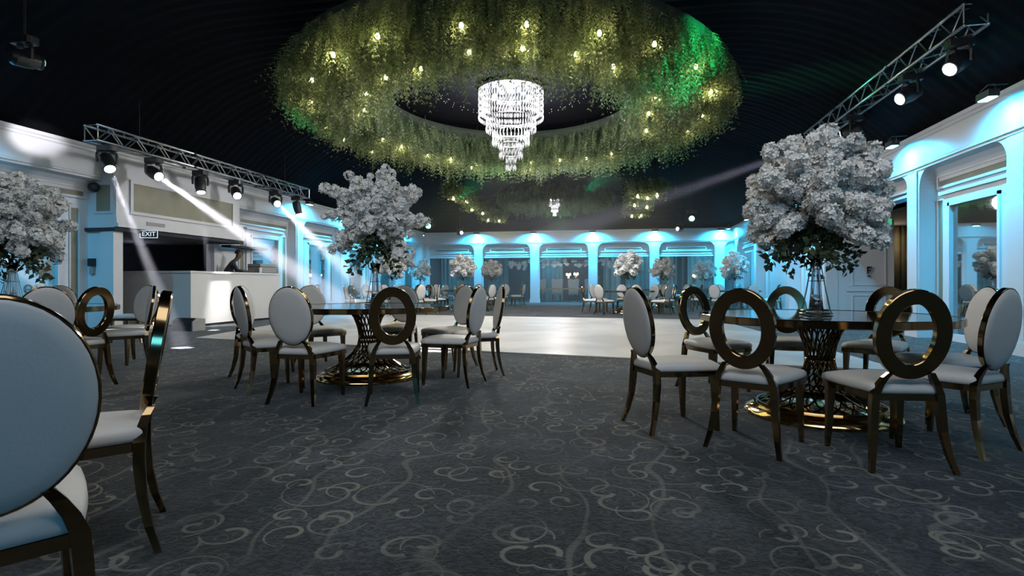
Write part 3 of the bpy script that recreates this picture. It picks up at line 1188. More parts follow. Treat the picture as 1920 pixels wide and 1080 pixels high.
# ------------------------------------------------------------------ far tables
FT = [(868, 22.0, 'far table left of the head table', 3),
      (1178, 19.6, 'far table right of the head table', 1),
      (1378, 20.5, 'far table by the right wall', 2),
      (735, 19.5, 'far table by the left wall', 4),
      (922, 26.6, 'rearmost table left of the head table', 5),
      (1243, 24.4, 'rearmost table right of the head table', 6),
      (788, 26.0, 'table in the back left corner', 7),
      (1322, 26.8, 'table in the back right corner', 8)]
for px, d, where, sd in FT:
    c = W(px, d)
    r = random.Random(sd)
    table(c, 'round gold ' + where)
    arrangement(c, 0.792, 'round white flower ball on the ' + where, 'far', 20 + sd)
    off = r.uniform(0, 1)
    sides = ['right', 'far right', 'farthest', 'far left', 'left', 'near left', 'nearest', 'near right']
    for k in range(8):
        a = off + 2 * PI * k / 8
        p = (c.x + 1.32 * math.cos(a), c.y + 1.32 * math.sin(a), 0)
        kd = 'ring' if (k + sd) % 4 == 1 else 'pad'
        side = sides[int(round((a - TH) / (PI / 4))) % 8]
        nm = 'white oval chair' if kd == 'pad' else 'gold ring chair'
        chair(kd, p, c, '%s, %s at the %s' % (nm, side, where), 'chairs at the ' + where)

for x in (-9.4, -4.2, 0.9, 4.6):
    light('alcove_cyan_fill', 'POINT', (x, 32.6, 2.85), 60, (0.25, 0.75, 1.0), size=0.15)  # added cyan fill to brighten the curtains, no fixture here
# head table in the alcove
ht = thing('head_table', 'long narrow head table under the blossom garland in the centre of the back alcove', 'table', (W(1058, 31.5).x, 31.3, 0))
MB().box(-1.5, 1.5, -0.35, 0.35, 0.72, 0.78).build('tabletop', M_GOLDL, ht)
for sx in (-1.3, 1.3):
    for sy in (-0.28, 0.28):
        MB().tube([(sx, sy, 0), (sx, sy, 0.72)], 0.03, 6).build('leg', M_GOLD, ht)


def high_chair_mesh(t):
    MB().prism([(-0.26, 0.45), (0.26, 0.45), (0.33, 1.25), (0.24, 1.32), (0.0, 1.27), (-0.24, 1.32), (-0.33, 1.25)], 0.24, 0.32, lambda a_, b_, h: (a_, h, b_)).build('backrest', M_GREY, t)
    MB().prism([(-0.26, -0.26), (0.26, -0.26), (0.26, 0.28), (-0.26, 0.28)], 0.4, 0.5, lambda a_, b_, h: (a_, b_, h)).build('seat', M_GREY, t)
    for sx in (-0.22, 0.22):
        for sy in (-0.22, 0.22):
            MB().tube([(sx, sy, 0), (sx * 0.95, sy * 0.95, 0.4)], [0.018, 0.028], 5).build('leg', M_GOLD, t)


hc0 = None
hx = [(-1.45, 'leftmost'), (-0.5, 'second from left'), (0.45, 'third from left'), (1.4, 'rightmost')]
for x, nm in hx:
    if hc0 is None:
        o = hc0 = thing('high_back_chair', '', 'chair')
        high_chair_mesh(o)
    else:
        o = copy_tree(hc0)
    o.location = (ht.location.x + x, 32.1, 0)
    tag(o, nm + ' of the four tall grey high-back chairs behind the head table', 'chair', None)

light('garland_fill', 'POINT', (ht.location.x, 30.75, 1.3), 28, (0.9, 0.95, 1.0), size=0.3)  # added white fill that brightens the garland, no lamp stands here
gar = thing('flower_garland', 'white blossom garland strung along the header above the head table', 'flowers', (ht.location.x, 31.0, 2.18))
rg = random.Random(4)
for k in range(34):
    x = -3.0 + 6.0 * k / 33
    child_mesh('blossom_spray', rg.choice(SPRAY_FAR), gar, Vector((x, rg.uniform(-.12, .12), rg.uniform(-0.12, 0.2))), Vector((rg.uniform(-1, 1), rg.uniform(-.6, 0.2), rg.uniform(-1, 0.5))), rg.uniform(0, 6), rg.uniform(0.7, 1.1))
MB().tube([(-3.1, 0, 0), (3.1, 0, 0)], 0.03, 6).build('pole', M_WOOD, gar)
for x in (-2.0, 2.0):
    MB().tube([(x, 0, -2.18), (x, 0, 0)], 0.03, 6).build('pole', M_WOOD, gar)
    for k in range(5):
        child_mesh('leaf_sprig', rg.choice(SPRIG), gar, Vector((x, 0, -0.1 - 0.2 * k)), Vector((rg.uniform(-.5, .5), -.4, -1)), 0, 1.5)
for k, (px, y) in enumerate(((1062, 515), (1077, 514), (1303, 518))):
    p = W(px, 31.9)
    z = EYE + (HY - y) / FPX * 31.9
    t = thing('wall_sconce', ('left', 'right', 'solitary far right')[k] + ' glowing twin sconce lamp at the back of the alcove' if k < 2 else 'glowing sconce lamp at the right side of the back alcove', 'lamp', (p.x, 33.25, z))
    MB().box(-0.06, 0.06, 0.02, 0.3, -0.2, 0.1).build('bracket', M_GOLD, t)
    for s in (-0.09, 0.09):
        MB().lathe([(0.0, -0.05), (0.05, 0), (0.06, 0.06), (0.0, 0.12)], 10, (s, 0, 0)).build('lit_shade', M_SCONCE, t, smooth=True)
    light('sconce_light', 'POINT', (p.x, 32.9, z), 8, (1.0, 0.7, 0.45), size=0.08)

# ------------------------------------------------------------------ bar / booth on the left
BH = 1.335
bar = thing('bar_counter', 'white laminate corner bar counter in front of the dark recess on the left', 'bar counter', (0, 0, 0))
mb = MB()
mb.box(-10.45, -9.87, 11.5, 15.0, 0.06, BH - 0.05)
mb.box(-11.75, -10.45, 11.5, 12.1, 0.06, BH - 0.05)
mb.build('counter_body', M_BAR, bar)
mb = MB()
mb.box(-10.48, -9.84, 11.46, 15.05, BH - 0.05, BH)
mb.box(-11.8, -10.48, 11.46, 12.13, BH - 0.05, BH)
mb.build('countertop', M_BAR, bar)
mb = MB()
mb.box(-10.42, -9.91, 11.55, 14.95, 0, 0.06)
mb.box(-11.72, -10.42, 11.55, 12.06, 0, 0.06)
mb.build('plinth', M_DARK, bar)
tag(MB().box(-10.98, -10.47, 12.15, 13.55, 0, 0.2).build('riser_platform', M_DARK), 'low dark riser behind the white bar counter', 'platform')

# things on the bar
cs = thing('equipment_case', 'squat grey equipment case standing on the right end of the white bar', 'case', (-10.2, 14.66, BH))
MB().box(-0.2, 0.2, -0.38, 0.38, 0.015, 0.26).build('case_body', M_GREY, cs)
MB().box(-0.205, 0.205, -0.385, 0.385, 0.17, 0.185).build('lid_seam', M_BLACK, cs)
for sx in (-0.16, 0.16):
    for sy in (-0.33, 0.33):
        MB().box(sx - 0.02, sx + 0.02, sy - 0.02, sy + 0.02, 0, 0.015).build('foot', M_BLACK, cs)
tag(MB().lathe([(0.032, 0), (0.045, 0.15), (0.042, 0.15), (0.03, 0.01), (0, 0.01)], 16).build('paper_cup', M_PETAL, loc=(-9.96, 14.22, BH)), 'white paper cup on the bar beside the grey case', 'cup')
mx = thing('mixing_desk', 'low dark mixing desk on the bar in front of the bending person', 'mixing desk', (-10.14, 13.8, BH))
MB().prism([(-0.2, 0), (0.2, 0), (0.2, 0.045), (-0.2, 0.03)], -0.35, 0.35, lambda a_, b_, h: (a_, h, b_)).build('desk_body', M_BLACK, mx)
for k in range(6):
    MB().lathe([(0.018, 0), (0.014, 0.025), (0, 0.025)], 8, (0.12, -0.27 + 0.1 * k, 0.038)).build('knob', M_GREY, mx)
tag(MB().lathe([(0.03, 0), (0.03, 0.1), (0.012, 0.14), (0.012, 0.18), (0, 0.18)], 10).build('small_bottle', M_GREY, loc=(-10.15, 12.75, BH)), 'small pale bottle standing alone on the middle of the bar', 'bottle')

# person bending over the desk
def person(loc, rz):
    t = thing('person', 'person in a dark top bending over the bar towards the mixing desk', 'person', loc, rz)
    me = bpy.data.meshes.new('body')
    # local: +y is where the person faces
    J = {'pel': (0, 0, 0.95, .15), 'sp': (0, 0.06, 1.12, .14), 'ch': (0, 0.17, 1.33, .18), 'nk': (0, 0.25, 1.47, .06), 'nk2': (0, 0.30, 1.53, .052),
         'hd': (0, 0.345, 1.60, .085), 'hd2': (0, 0.36, 1.68, .092), 'hd3': (0, 0.345, 1.755, .06)}
    for s, n in ((-1, 'l'), (1, 'r')):
        J[n + 'sh'] = (s * .17, 0.19, 1.40, .07)
        J[n + 'el'] = (s * .25, 0.30, 1.20, .048)
        J[n + 'wr'] = (s * .19, 0.50, 1.19, .032)
        J[n + 'pa'] = (s * .17, 0.56, 1.185, .032)
        J[n + 'hp'] = (s * .09, 0.0, 0.88, .10)
        J[n + 'kn'] = (s * .11, 0.03, 0.48, .068)
        J[n + 'an'] = (s * .12, -0.01, 0.09, .042)
        J[n + 'to'] = (s * .13, 0.15, 0.035, .035)
        for k in range(5):
            J[n + 'f%d' % k] = (s * (.13 + .02 * k), 0.63 - (0.05 if k == 0 else 0.006 * abs(k - 2)), 1.175, .009)
            J[n + 'g%d' % k] = (s * (.125 + .022 * k), 0.665 - (0.06 if k == 0 else 0.01 * abs(k - 2)), 1.155, .008)
    E = [('pel', 'sp'), ('sp', 'ch'), ('ch', 'nk'), ('nk', 'nk2'), ('nk2', 'hd'), ('hd', 'hd2'), ('hd2', 'hd3')]
    for n in 'lr':
        E += [('ch', n + 'sh'), (n + 'sh', n + 'el'), (n + 'el', n + 'wr'), (n + 'wr', n + 'pa'), ('pel', n + 'hp'), (n + 'hp', n + 'kn'), (n + 'kn', n + 'an'), (n + 'an', n + 'to')]
        for k in range(5):
            E += [(n + 'pa', n + 'f%d' % k), (n + 'f%d' % k, n + 'g%d' % k)]
    names = list(J)
    me.from_pydata([J[k][:3] for k in names], [(names.index(a_), names.index(b_)) for a_, b_ in E], [])
    o = bpy.data.objects.new('body', me)
    COL.objects.link(o)
    o.parent = t
    o.modifiers.new('skin', 'SKIN')
    for i, k in enumerate(names):
        me.skin_vertices[0].data[i].radius = (J[k][3], J[k][3])
        me.skin_vertices[0].data[i].use_root = (k == 'pel')
    ss = o.modifiers.new('sub', 'SUBSURF')
    ss.levels = ss.render_levels = 1
    dg = bpy.context.evaluated_depsgraph_get()
    m2 = bpy.data.meshes.new_from_object(o.evaluated_get(dg))
    o.modifiers.clear()
    o.data = m2
    m2.materials.clear()
    for m in (M_SHIRT, M_SKIN, M_DARK):
        m2.materials.append(m)
    for p in m2.polygons:
        p.use_smooth = True
        c = p.center
        skin = c.z > 1.49 and c.y > 0.2 or c.y > 0.44 and c.z < 1.3
        p.material_index = 1 if skin else (2 if c.z < 0.95 else 0)
    # hair, ears, nose, eyes
    hs = MB()
    vs = []
    for i in range(9):
        for j in range(20):
            th = i / 8 * 1.75
            a_ = 2 * PI * j / 20
            p = Vector((0.092 * math.sin(th) * math.sin(a_), -0.105 * math.sin(th) * math.cos(a_), 0.105 * math.cos(th)))
            if p.y > 0.03 and p.z < 0.035:
                p.z = 0.035 + p.z * 0.1
                p.y = min(p.y, 0.085)
            vs.append((p.x, 0.345 + p.y, 1.69 + p.z))
    hs.add(vs, [(i * 20 + j, i * 20 + (j + 1) % 20, (i + 1) * 20 + (j + 1) % 20, (i + 1) * 20 + j) for i in range(8) for j in range(20)])
    hs.build('hair', M_HAIR, t, smooth=True)
    for s in (-1, 1):
        MB().lathe([(0, -0.03), (0.014, 0), (0, 0.03)], 8, (s * 0.09, 0.34, 1.66)).build('ear', M_SKIN, t, smooth=True)
        MB().lathe([(0, -0.009), (0.011, 0), (0, 0.009)], 8, (s * 0.032, 0.437, 1.675)).build('eye', M_BLACK, t, smooth=True)
    MB().add([(-0.014, 0.435, 1.64), (0.014, 0.435, 1.64), (0, 0.468, 1.638), (0, 0.44, 1.68)], [(0, 1, 2), (0, 2, 3), (1, 3, 2), (0, 3, 1)]).build('nose', M_SKIN, t)
    MB().box(-0.024, 0.024, 0.425, 0.44, 1.606, 1.614).build('mouth', M_DARK, t)
    return t


person((-10.72, 13.75, 0.2), -0.9)

# floor monitor, folded stand
mo = thing('monitor_speaker', 'black floor monitor speaker box at the near corner of the white bar', 'speaker', (W(355, 12.35).x, W(355, 12.35).y, 0), -0.1)
MB().prism([(-0.17, 0.0), (0.17, 0), (0.17, 0.26), (-0.05, 0.28), (-0.17, 0.2)], -0.3, 0.24, lambda a_, b_, h: (h, a_, b_)).build('speaker_cabinet', M_BLACK, mo)
MB().prism([(-0.17, 0.0), (0.17, 0), (0.17, 0.26), (-0.05, 0.28), (-0.17, 0.2)], 0.24, 0.27, lambda a_, b_, h: (h, a_, b_)).build('end_frame', M_GREY, mo)
MB().box(-0.26, 0.2, -0.18, -0.17, 0.04, 0.18).build('grille', M_DARK, mo)
st = thing('folding_stand', 'narrow black folded stand leaning against the right end of the bar', 'stand', (-9.82, 15.2, 0), 0)
MB().tube([(0, -0.06, 0.0), (0, -0.05, 0.55), (0, 0, 0.63), (0, 0.05, 0.55), (0, 0.06, 0.0)], 0.02, 6).build('loop', M_BLACK, st)
MB().box(-0.02, 0.02, -0.05, 0.05, 0.25, 0.3).build('cross_bar', M_BLACK, st)
pb = MB()
pb.box(-12.5, -11.85, 10.4, 11.2, 0, 1.25)
tag(pb.build('back_counter', M_DARK), 'dark cabinet standing in the recess left of the white bar', 'cabinet')
tv = thing('dark_screen', 'dark flat screen on the wall inside the recess behind the bar', 'screen', (-13.95, 13.0, 1.35))
MB().box(0, 0.05, -0.6, 0.6, 0, 0.65).build('screen_frame', M_BLACK, tv)
MB().box(0.05, 0.055, -0.57, 0.57, 0.03, 0.62).build('screen_glass', mat('screen_glass', (0.01, 0.01, 0.012), 0.1), tv)
MB().box(-0.05, 0, -0.1, 0.1, 0.2, 0.4).build('wall_bracket', M_BLACK, tv)


def text_mesh(body, size, ext, m, parent, loc, rot):
    cu = bpy.data.curves.new('letters', 'FONT')
    cu.body = body
    cu.size = size
    cu.extrude = ext
    cu.align_x = 'CENTER'
    cu.align_y = 'CENTER'
    o = bpy.data.objects.new('letters', cu)
    COL.objects.link(o)
    dg = bpy.context.evaluated_depsgraph_get()
    me = bpy.data.meshes.new_from_object(o.evaluated_get(dg))
    bpy.data.objects.remove(o)
    me.materials.clear()
    me.materials.append(m)
    o = bpy.data.objects.new('letters', me)
    COL.objects.link(o)
    o.parent = parent
    o.location = loc
    o.rotation_euler = rot
    return o


pe = W(279, 12.25)
ze = EYE + (HY - 439) / FPX * 12.25
ex = thing('exit_sign', 'black EXIT sign with white letters hung under the canopy over the bar', 'sign', (pe.x, pe.y, ze), 0.35)
MB().box(-0.18, 0.18, 0, 0.03, -0.085, 0.075).build('sign_box', M_BLACK, ex)
frame_rect(lambda u, v, z: (u, -v, z), -0.18, 0.18, -0.085, 0.085, 0.012, 0, 0.004).build('sign_border', M_EXITW, ex)
text_mesh('EXIT', 0.135, 0.002, M_EXITW, ex, (0, -0.004, 0), (PI / 2, 0, 0))
MB().tube([(0, 0.015, 0.085), (0, 0.015, 2.14 - ze)], 0.006, 5).build('hanger', M_BLACK, ex) if 2.14 - ze > 0.1 else None
pg = W(1665, 14.3)
zg = EYE + (HY - 397) / FPX * 14.3
gx = thing('exit_sign', 'small green lit exit sign under the dark soffit of the right opening', 'sign', (pg.x, pg.y, 2.55), 0.0)
MB().box(-0.09, 0.09, 0, 0.03, -0.02, 0.14).build('sign_box', M_EXITG, gx)
MB().tube([(0, 0.015, 0.14), (0, 0.015, 0.18)], 0.006, 5).build('hanger', M_BLACK, gx)
# lamp beyond the right opening
lp = thing('wall_sconce', 'small warm lamp glowing at the olive drape beyond the right opening', 'lamp', (7.75, 17.95, 2.33))
MB().lathe([(0, -0.05), (0.05, 0), (0.05, 0.05), (0, 0.09)], 12).build('lit_shade', M_SCONCE, lp, smooth=True)
MB().box(-0.02, 0.02, 0, 0.15, -0.06, -0.03).build('bracket', M_GOLD, lp)
light('sconce_light', 'POINT', (7.75, 17.7, 2.33), 18, (1.0, 0.75, 0.5), size=0.08)
# wall fittings
hk = thing('wall_bracket_lamp', 'dark hook-shaped wall fitting on the white panelled wall beyond the right opening', 'wall fitting', (6.72, 16.88, 1.35))
MB().box(-0.05, 0.06, -0.03, 0, 0.1, 0.15).build('upper_arm', M_DARK, hk)
MB().box(-0.05, -0.02, -0.03, 0, -0.05, 0.15).build('spine', M_DARK, hk)
MB().box(-0.05, 0.045, -0.03, 0, 0.03, 0.06).build('lower_arm', M_DARK, hk)
MB().box(-0.03, 0.03, -0.03, 0, -0.13, -0.09).build('foot_plate', M_DARK, hk)
wt = thing('wall_dispenser', 'small dark dispenser on the blue-lit pier at the left of the bar', 'dispenser', (-10.86, 9.92, 1.40))
MB().box(-0.07, 0.07, -0.07, 0, 0, 0.16).build('housing', M_BLACK, wt)
MB().box(-0.05, 0.05, -0.05, 0, -0.16, -0.02).build('tray', M_GREY, wt)
sp = thing('wall_speaker', 'small black round speaker at the top of the left pier', 'speaker', (-10.78, 9.9, 3.05))
MB().lathe([(0.0, -0.13), (0.07, -0.12), (0.10, -0.06), (0.10, 0.0), (0, 0.0)], 20, fn=lambda p: (p[0], p[2], p[1])).build('housing', M_BLACK, sp, smooth=True)
pl = MB().box(0, 0.01, -0.25, 0.25, -0.04, 0.04).build('name_plate', M_GREY, loc=(-10.255, 10.9, 2.36))
tag(pl, 'small grey plate on the beam above the bar canopy', 'plate')


# ------------------------------------------------------------------ trusses and moving heads
def truss(name, X, Z, y0, y1, label, hs=0.145):
    t = thing(name, label, 'truss', (X, (y0 + y1) / 2, Z))
    L_ = (y1 - y0) / 2
    cor = [(-hs, -hs), (hs, -hs), (hs, hs), (-hs, hs)]
    for cx, cz in cor:
        MB().tube([(cx, -L_, cz), (cx, L_, cz)], 0.025, 8).build('chord', M_ALU, t, smooth=True)
    n = int(2 * L_ / 0.29)
    for fi in range(4):
        a_, b_ = cor[fi], cor[(fi + 1) % 4]
        mb = MB()
        for k in range(n):
            ya, yb = -L_ + 2 * L_ * k / n, -L_ + 2 * L_ * (k + 1) / n
            p, q_ = (a_, b_) if k % 2 == 0 else (b_, a_)
            mb.tube([(p[0], ya, p[1]), (q_[0], yb, q_[1])], 0.011, 5)
        for yy in (-L_ + 0.02, L_ - 0.02):
            mb.tube([(a_[0], yy, a_[1]), (b_[0], yy, b_[1])], 0.011, 5)
        mb.build('lacing', M_ALU, t, kind='stuff')
    for f in (-0.7, 0.7):
        y = f * L_
        zc = ceil_z(X, (y0 + y1) / 2 + y) - Z
        MB().tube([(0, y, hs), (0, y, zc)], 0.008, 5).build('hanging_cable', M_BLACK, t)
        mb = MB().tube([(-hs, y, hs), (hs, y, hs)], 0.012, 5)
        mb.build('hanger_bar', M_BLACK, t)
    for f in (-0.33, 0.38):
        mb = MB()
        for cx, cz in cor:
            mb.tube([(cx, f * L_ - 0.04, cz), (cx, f * L_ + 0.04, cz)], 0.033, 8)
        mb.build('coupler', M_BLACK, t, kind='stuff')
    return t


truss('lighting_truss', -9.7, 3.86, 8.8, 16.1, 'silver box truss hanging in front of the left wall above the bar')
truss('lighting_truss', 4.72, 4.66, 8.55, 15.2, 'silver box truss hanging high at the right, partly behind the white blossoms')


def moving_head(loc, target, lens, label, s=1.0, group=None, pole=False):
    """loc: the top of the fixture; hangs down"""
    t = thing('moving_head_light', label, 'stage light', loc, 0, group)
    t.scale = (s, s, s)
    mb = MB()
    mb.prism([(-0.15, -0.09), (0.15, -0.09), (0.17, -0.05), (0.17, 0.05), (0.15, 0.09), (-0.15, 0.09), (-0.17, 0.05), (-0.17, -0.05)], -0.13, -0.03, lambda a_, b_, h: (a_, b_, h))
    mb.build('base', M_BLACK, t)
    MB().box(-0.03, 0.03, -0.03, 0.03, -0.03, 0.0).build('clamp', M_BLACK, t)
    if pole:
        MB().tube([(0, 0, -0.01), (0, 0, (ceil_z(loc[0], loc[1]) - loc[2] - 0.02) / s)], 0.02, 6).build('hanging_pole', M_BLACK, t)
    d = (Vector(target) - (Vector(loc) + Vector((0, 0, -0.34 * s)))).normalized()
    az = math.atan2(d.y, d.x)
    yk = MB()
    for sg in (-1, 1):
        c, s_ = math.cos(az + PI / 2) * sg, math.sin(az + PI / 2) * sg
        pts = [(c * 0.05, s_ * 0.05, -0.145), (c * 0.15, s_ * 0.15, -0.16), (c * 0.165, s_ * 0.165, -0.22), (c * 0.16, s_ * 0.16, -0.36)]
        yk.tube(pts, [0.03, 0.03, 0.03, 0.022], 6)
    yk.build('yoke', M_BLACK, t)
    h = MB().lathe([(0.0, -0.19), (0.08, -0.18), (0.115, -0.14), (0.125, 0.0), (0.12, 0.1), (0.10, 0.17), (0.112, 0.18), (0.112, 0.205), (0.095, 0.21), (0, 0.205)], 20)
    ho = h.build('head', M_BLACK, t, smooth=True, angle=35)
    ho.location = (0, 0, -0.34)
    ho.rotation_euler = d.to_track_quat('Z', 'Y').to_euler()
    le = MB().lathe([(0.093, 0.212), (0.085, 0.222), (0, 0.228)], 20).build('lens', lens, ho, smooth=True)
    hp = Vector(loc) + Vector((0, 0, -0.34 * s))
    return hp + d * 0.235 * s, d


def beam(p0, p1, r0, r1, power, color, dens, label, name='light_beam', reach=None):
    p0, p1 = Vector(p0), Vector(p1)
    d = p1 - p0
    Ln = d.length
    d.normalize()
    # virtual apex so that the lit cone has radius r0 at the lens
    ang = math.atan2(r1 - r0, Ln)
    ap = p0
    l = light('beam_light', 'SPOT', ap, power, color, p1, size=r0 * 0.8, angle=math.degrees(2 * math.atan2(r1, Ln)), blend=0.25)
    Lr = reach or Ln
    m = bpy.data.materials.new('beam_haze')
    m.use_nodes = True
    nt = m.node_tree
    nt.nodes.remove(nt.nodes['Principled BSDF'])
    v = nt.nodes.new('ShaderNodeVolumeScatter')
    v.inputs['Color'].default_value = (1, 1, 1, 1)
    v.inputs['Density'].default_value = dens
    v.inputs['Anisotropy'].default_value = 0.0
    nt.links.new(v.outputs[0], nt.nodes['Material Output'].inputs['Volume'])
    rr0 = r0 * 1.25
    rr1 = (r0 + (r1 - r0) * Lr / Ln) * 1.25
    q = d.to_track_quat('Z', 'Y').to_matrix().to_4x4()
    mb = MB().lathe([(rr0, 0.01), (rr1, Lr)], 20)
    o = mb.build(name, m, kind='stuff')
    o.matrix_world = Matrix.Translation(p0) @ q
    tag(o, label, 'light beam')
    return o


pool1 = FL(342, 652)
pool2 = FL(402, 619)
heads = [(9.15, pool1, 'leftmost', 1), (10.25, FL(770, 655), 'second from the left', 1), (11.6, pool2, 'third from the left', 1),
         (12.85, FL(560, 640), 'fourth from the left', 0), (14.55, FL(800, 652), 'fifth from the left', 1), (15.65, (-9.0, 16.2, 0), 'rightmost', 0)]
BP = []
for y, tg, nm, b in heads:
    tg = Vector(tg)
    lp_, d = moving_head((-9.7, y, 3.72), tg, M_LENSW, nm + ' of the six black moving heads hanging from the left truss')
    BP.append((lp_, tg))
DENS = 0.07
beam(BP[0][0], BP[0][1], 0.05, 0.14, 22000, (0.88, 0.87, 1.0), DENS, 'white haze beam from the leftmost moving head down to the carpet')
beam(BP[1][0], BP[1][1], 0.06, 0.26, 60000, (0.92, 0.88, 1.0), 0.09, 'white haze beam slanting from the second moving head over the bar', reach=6.6)
beam(BP[2][0], BP[2][1], 0.05, 0.12, 15000, (0.85, 0.86, 1.0), 0.02, 'faint upright haze beam from the third moving head')
beam(BP[4][0], BP[4][1], 0.06, 0.26, 60000, (0.85, 0.9, 1.0), 0.09, 'pale blue haze beam slanting from the fifth moving head', reach=7.0)
light('beam_light', 'SPOT', BP[3][0], 5000, (1.0, 0.96, 0.95), (-9.80, 12.45, 0.2), size=0.07, angle=24, blend=1.0)

hR = [(8.95, C2(0.6, 6.5), 'nearest'), (10.3, C2(-1.5, 8.5), 'second'), (12.6, (-8.5, 22, 0.9), 'farthest')]
RB = []
for y, tg, nm in hR:
    lp_, d = moving_head((4.72, y, 4.50), tg, M_LENSW, nm + ' moving head hanging from the high right truss' + (' with its bright lens showing' if nm != 'farthest' else ', hidden by the blossoms'))
    RB.append((lp_, Vector(tg)))
light('beam_light', 'SPOT', RB[0][0], 350, WHITE, C2(-0.5, 5.0), size=0.1, angle=60, blend=1.0)
light('beam_light', 'SPOT', RB[1][0], 350, WHITE, C2(-1.5, 8.5), size=0.1, angle=60, blend=1.0)
beam(RB[2][0], RB[2][1], 0.08, 0.6, 16000, (0.72, 0.70, 1.0), 0.03, 'faint violet haze beam crossing below the foliage ring from the right truss', reach=9.0)

# green moving heads
G1 = W(46, 8.1)
lp_, d = moving_head((G1.x, G1.y, 4.62), (RC.x - 4.9, RC.y - 0.6, 4.9), M_LENSG, 'moving head with a thin green lens hanging alone at the top left', pole=True)
light('green_beam', 'SPOT', lp_, 7000, GREEN, (RC.x - 4.75, RC.y - 1.0, 5.12), size=0.05, angle=13, blend=0.6)
G2 = (4.4, 6.6, 4.6)
light('green_beam', 'SPOT', G2, 6500, GREEN, (RC.x + 3.3, RC.y - 2.4, 4.9), size=0.05, angle=20, blend=0.6)
for px, y, dd, nm in ((803, 422, 26.0, 'left'), (1297, 408, 25.0, 'right')):
    p = W(px, dd)
    z = EYE + (HY - y) / FPX * dd
    lp_, d = moving_head((p.x, p.y, z + 0.38), (0, 0, 1.3), M_LENSG, nm + ' far moving head whose round green lens faces the viewer', 1.25, pole=True)
    zc = ceil_z(p.x, p.y)
light('green_beam', 'SPOT', (RC.x + 1.2, RC.y + 8.0, 4.4), 1800, GREEN, (RC.x + 2.9, RC.y + 4.2, 4.9), size=0.05, angle=24, blend=0.6)
light('green_beam', 'SPOT', (RC.x - 3.5, RC.y + 8.0, 4.3), 1600, GREEN, (RC.x - 1.6, RC.y + 4.6, 4.8), size=0.05, angle=22, blend=0.6)
for px, y, nm in ((848, 435, 'left'), (1272, 430, 'right')):
    p = W(px, 29.0)
    z = EYE + (HY - y) / FPX * 29.0
    moving_head((p.x, 29.3, 4.12), (p.x + (-3 if nm == 'right' else 3), 26, 3.8), M_LENSW, nm + ' small white-lit moving head above the back cornice', 1.0, pole=True)

# hot spot on the left cornice
light('beam_light', 'SPOT', (-8.2, 5.4, 3.3), 1500, (0.95, 0.93, 1.0), (-10.65, 8.57, 3.74), size=0.05, angle=11, blend=0.8)
pB4a, pB4b = W(22, 7.9, 1.26), W(108, 7.0, 0.86)
b4 = beam(W(-60, 8.4, 1.75), pB4b, 0.05, 0.09, 6000, (0.95, 0.95, 1.0), 0.12, 'short bright haze beam just right of the left-edge blossoms')


# ------------------------------------------------------------------ wall wash fixtures
def wash(T, u, label, z=3.72, out=0.68, power=150, color=CYAN, lp=True):
    p = Vector(T(u, out, z))
    q_ = Vector(T(u, 0.0, z))
    n = (p - q_).normalized()
    t = thing('wall_wash_light', label, 'stage light', p, math.atan2(n.y, n.x) - PI / 2)
    MB().box(-0.15, 0.15, -0.07, 0.07, 0.0, 0.10).build('housing', M_BLACK, t)
    MB().box(-0.12, 0.12, -0.06, 0.06, -0.012, 0.0).build('led_face', M_LENSC, t)
    mb = MB()
    mb.tube([(-0.17, 0, 0.05), (-0.17, 0, 0.16), (0, -0.0, 0.2), (0.17, 0, 0.16), (0.17, 0, 0.05)], 0.008, 5)
    mb.build('bracket', M_BLACK, t)
    MB().tube([(0, 0, 0.2), (0, -out + 0.42, 0.2)], 0.01, 5).build('arm', M_BLACK, t)
    tgt = Vector(T(u, 0.0, 2.2))
    light('wash_lamp', 'SPOT', p + (p - q_).normalized() * 0.05 - Vector((0, 0, 0.05)), power * 1.6, color, tgt, size=0.06, angle=165, blend=1.0)
    return t


ordn = ['first', 'second', 'third', 'fourth', 'fifth', 'sixth', 'seventh', 'eighth']
for i, u in enumerate(bcols):
    wash(TB, u, ordn[i] + ' cyan wash lamp from the left above the back wall columns', power=900)
for i, u in enumerate([3.5, 6.4, 9.3, 12.2, 17.1, 20.4, 25.0, 28.9]):
    wash(TR, u, 'cyan wash lamp over the right wall, %s from the viewer' % ordn[i], power=(150, 150, 420, 430, 520, 750, 850, 900)[i])
for i, u in enumerate([6.9, 17.4, 20.5, 23.6, 26.7]):
    wash(TL, u, 'cyan wash lamp over the left wall, %s from the viewer' % ordn[i], power=(280, 520, 620, 750, 850)[i])
light('recess_fill', 'POINT', (-12.6, 12.8, 1.9), 10, (0.75, 0.78, 1.0), size=0.3)  # added dim fill that keeps the recess from going black
# cool light on the pier and mirror frame beside the bar
light('pier_wash', 'SPOT', (-9.0, 7.2, 3.4), 45, (0.12, 0.62, 1.0), (-10.8, 9.9, 1.6), size=0.1, angle=50, blend=0.9)


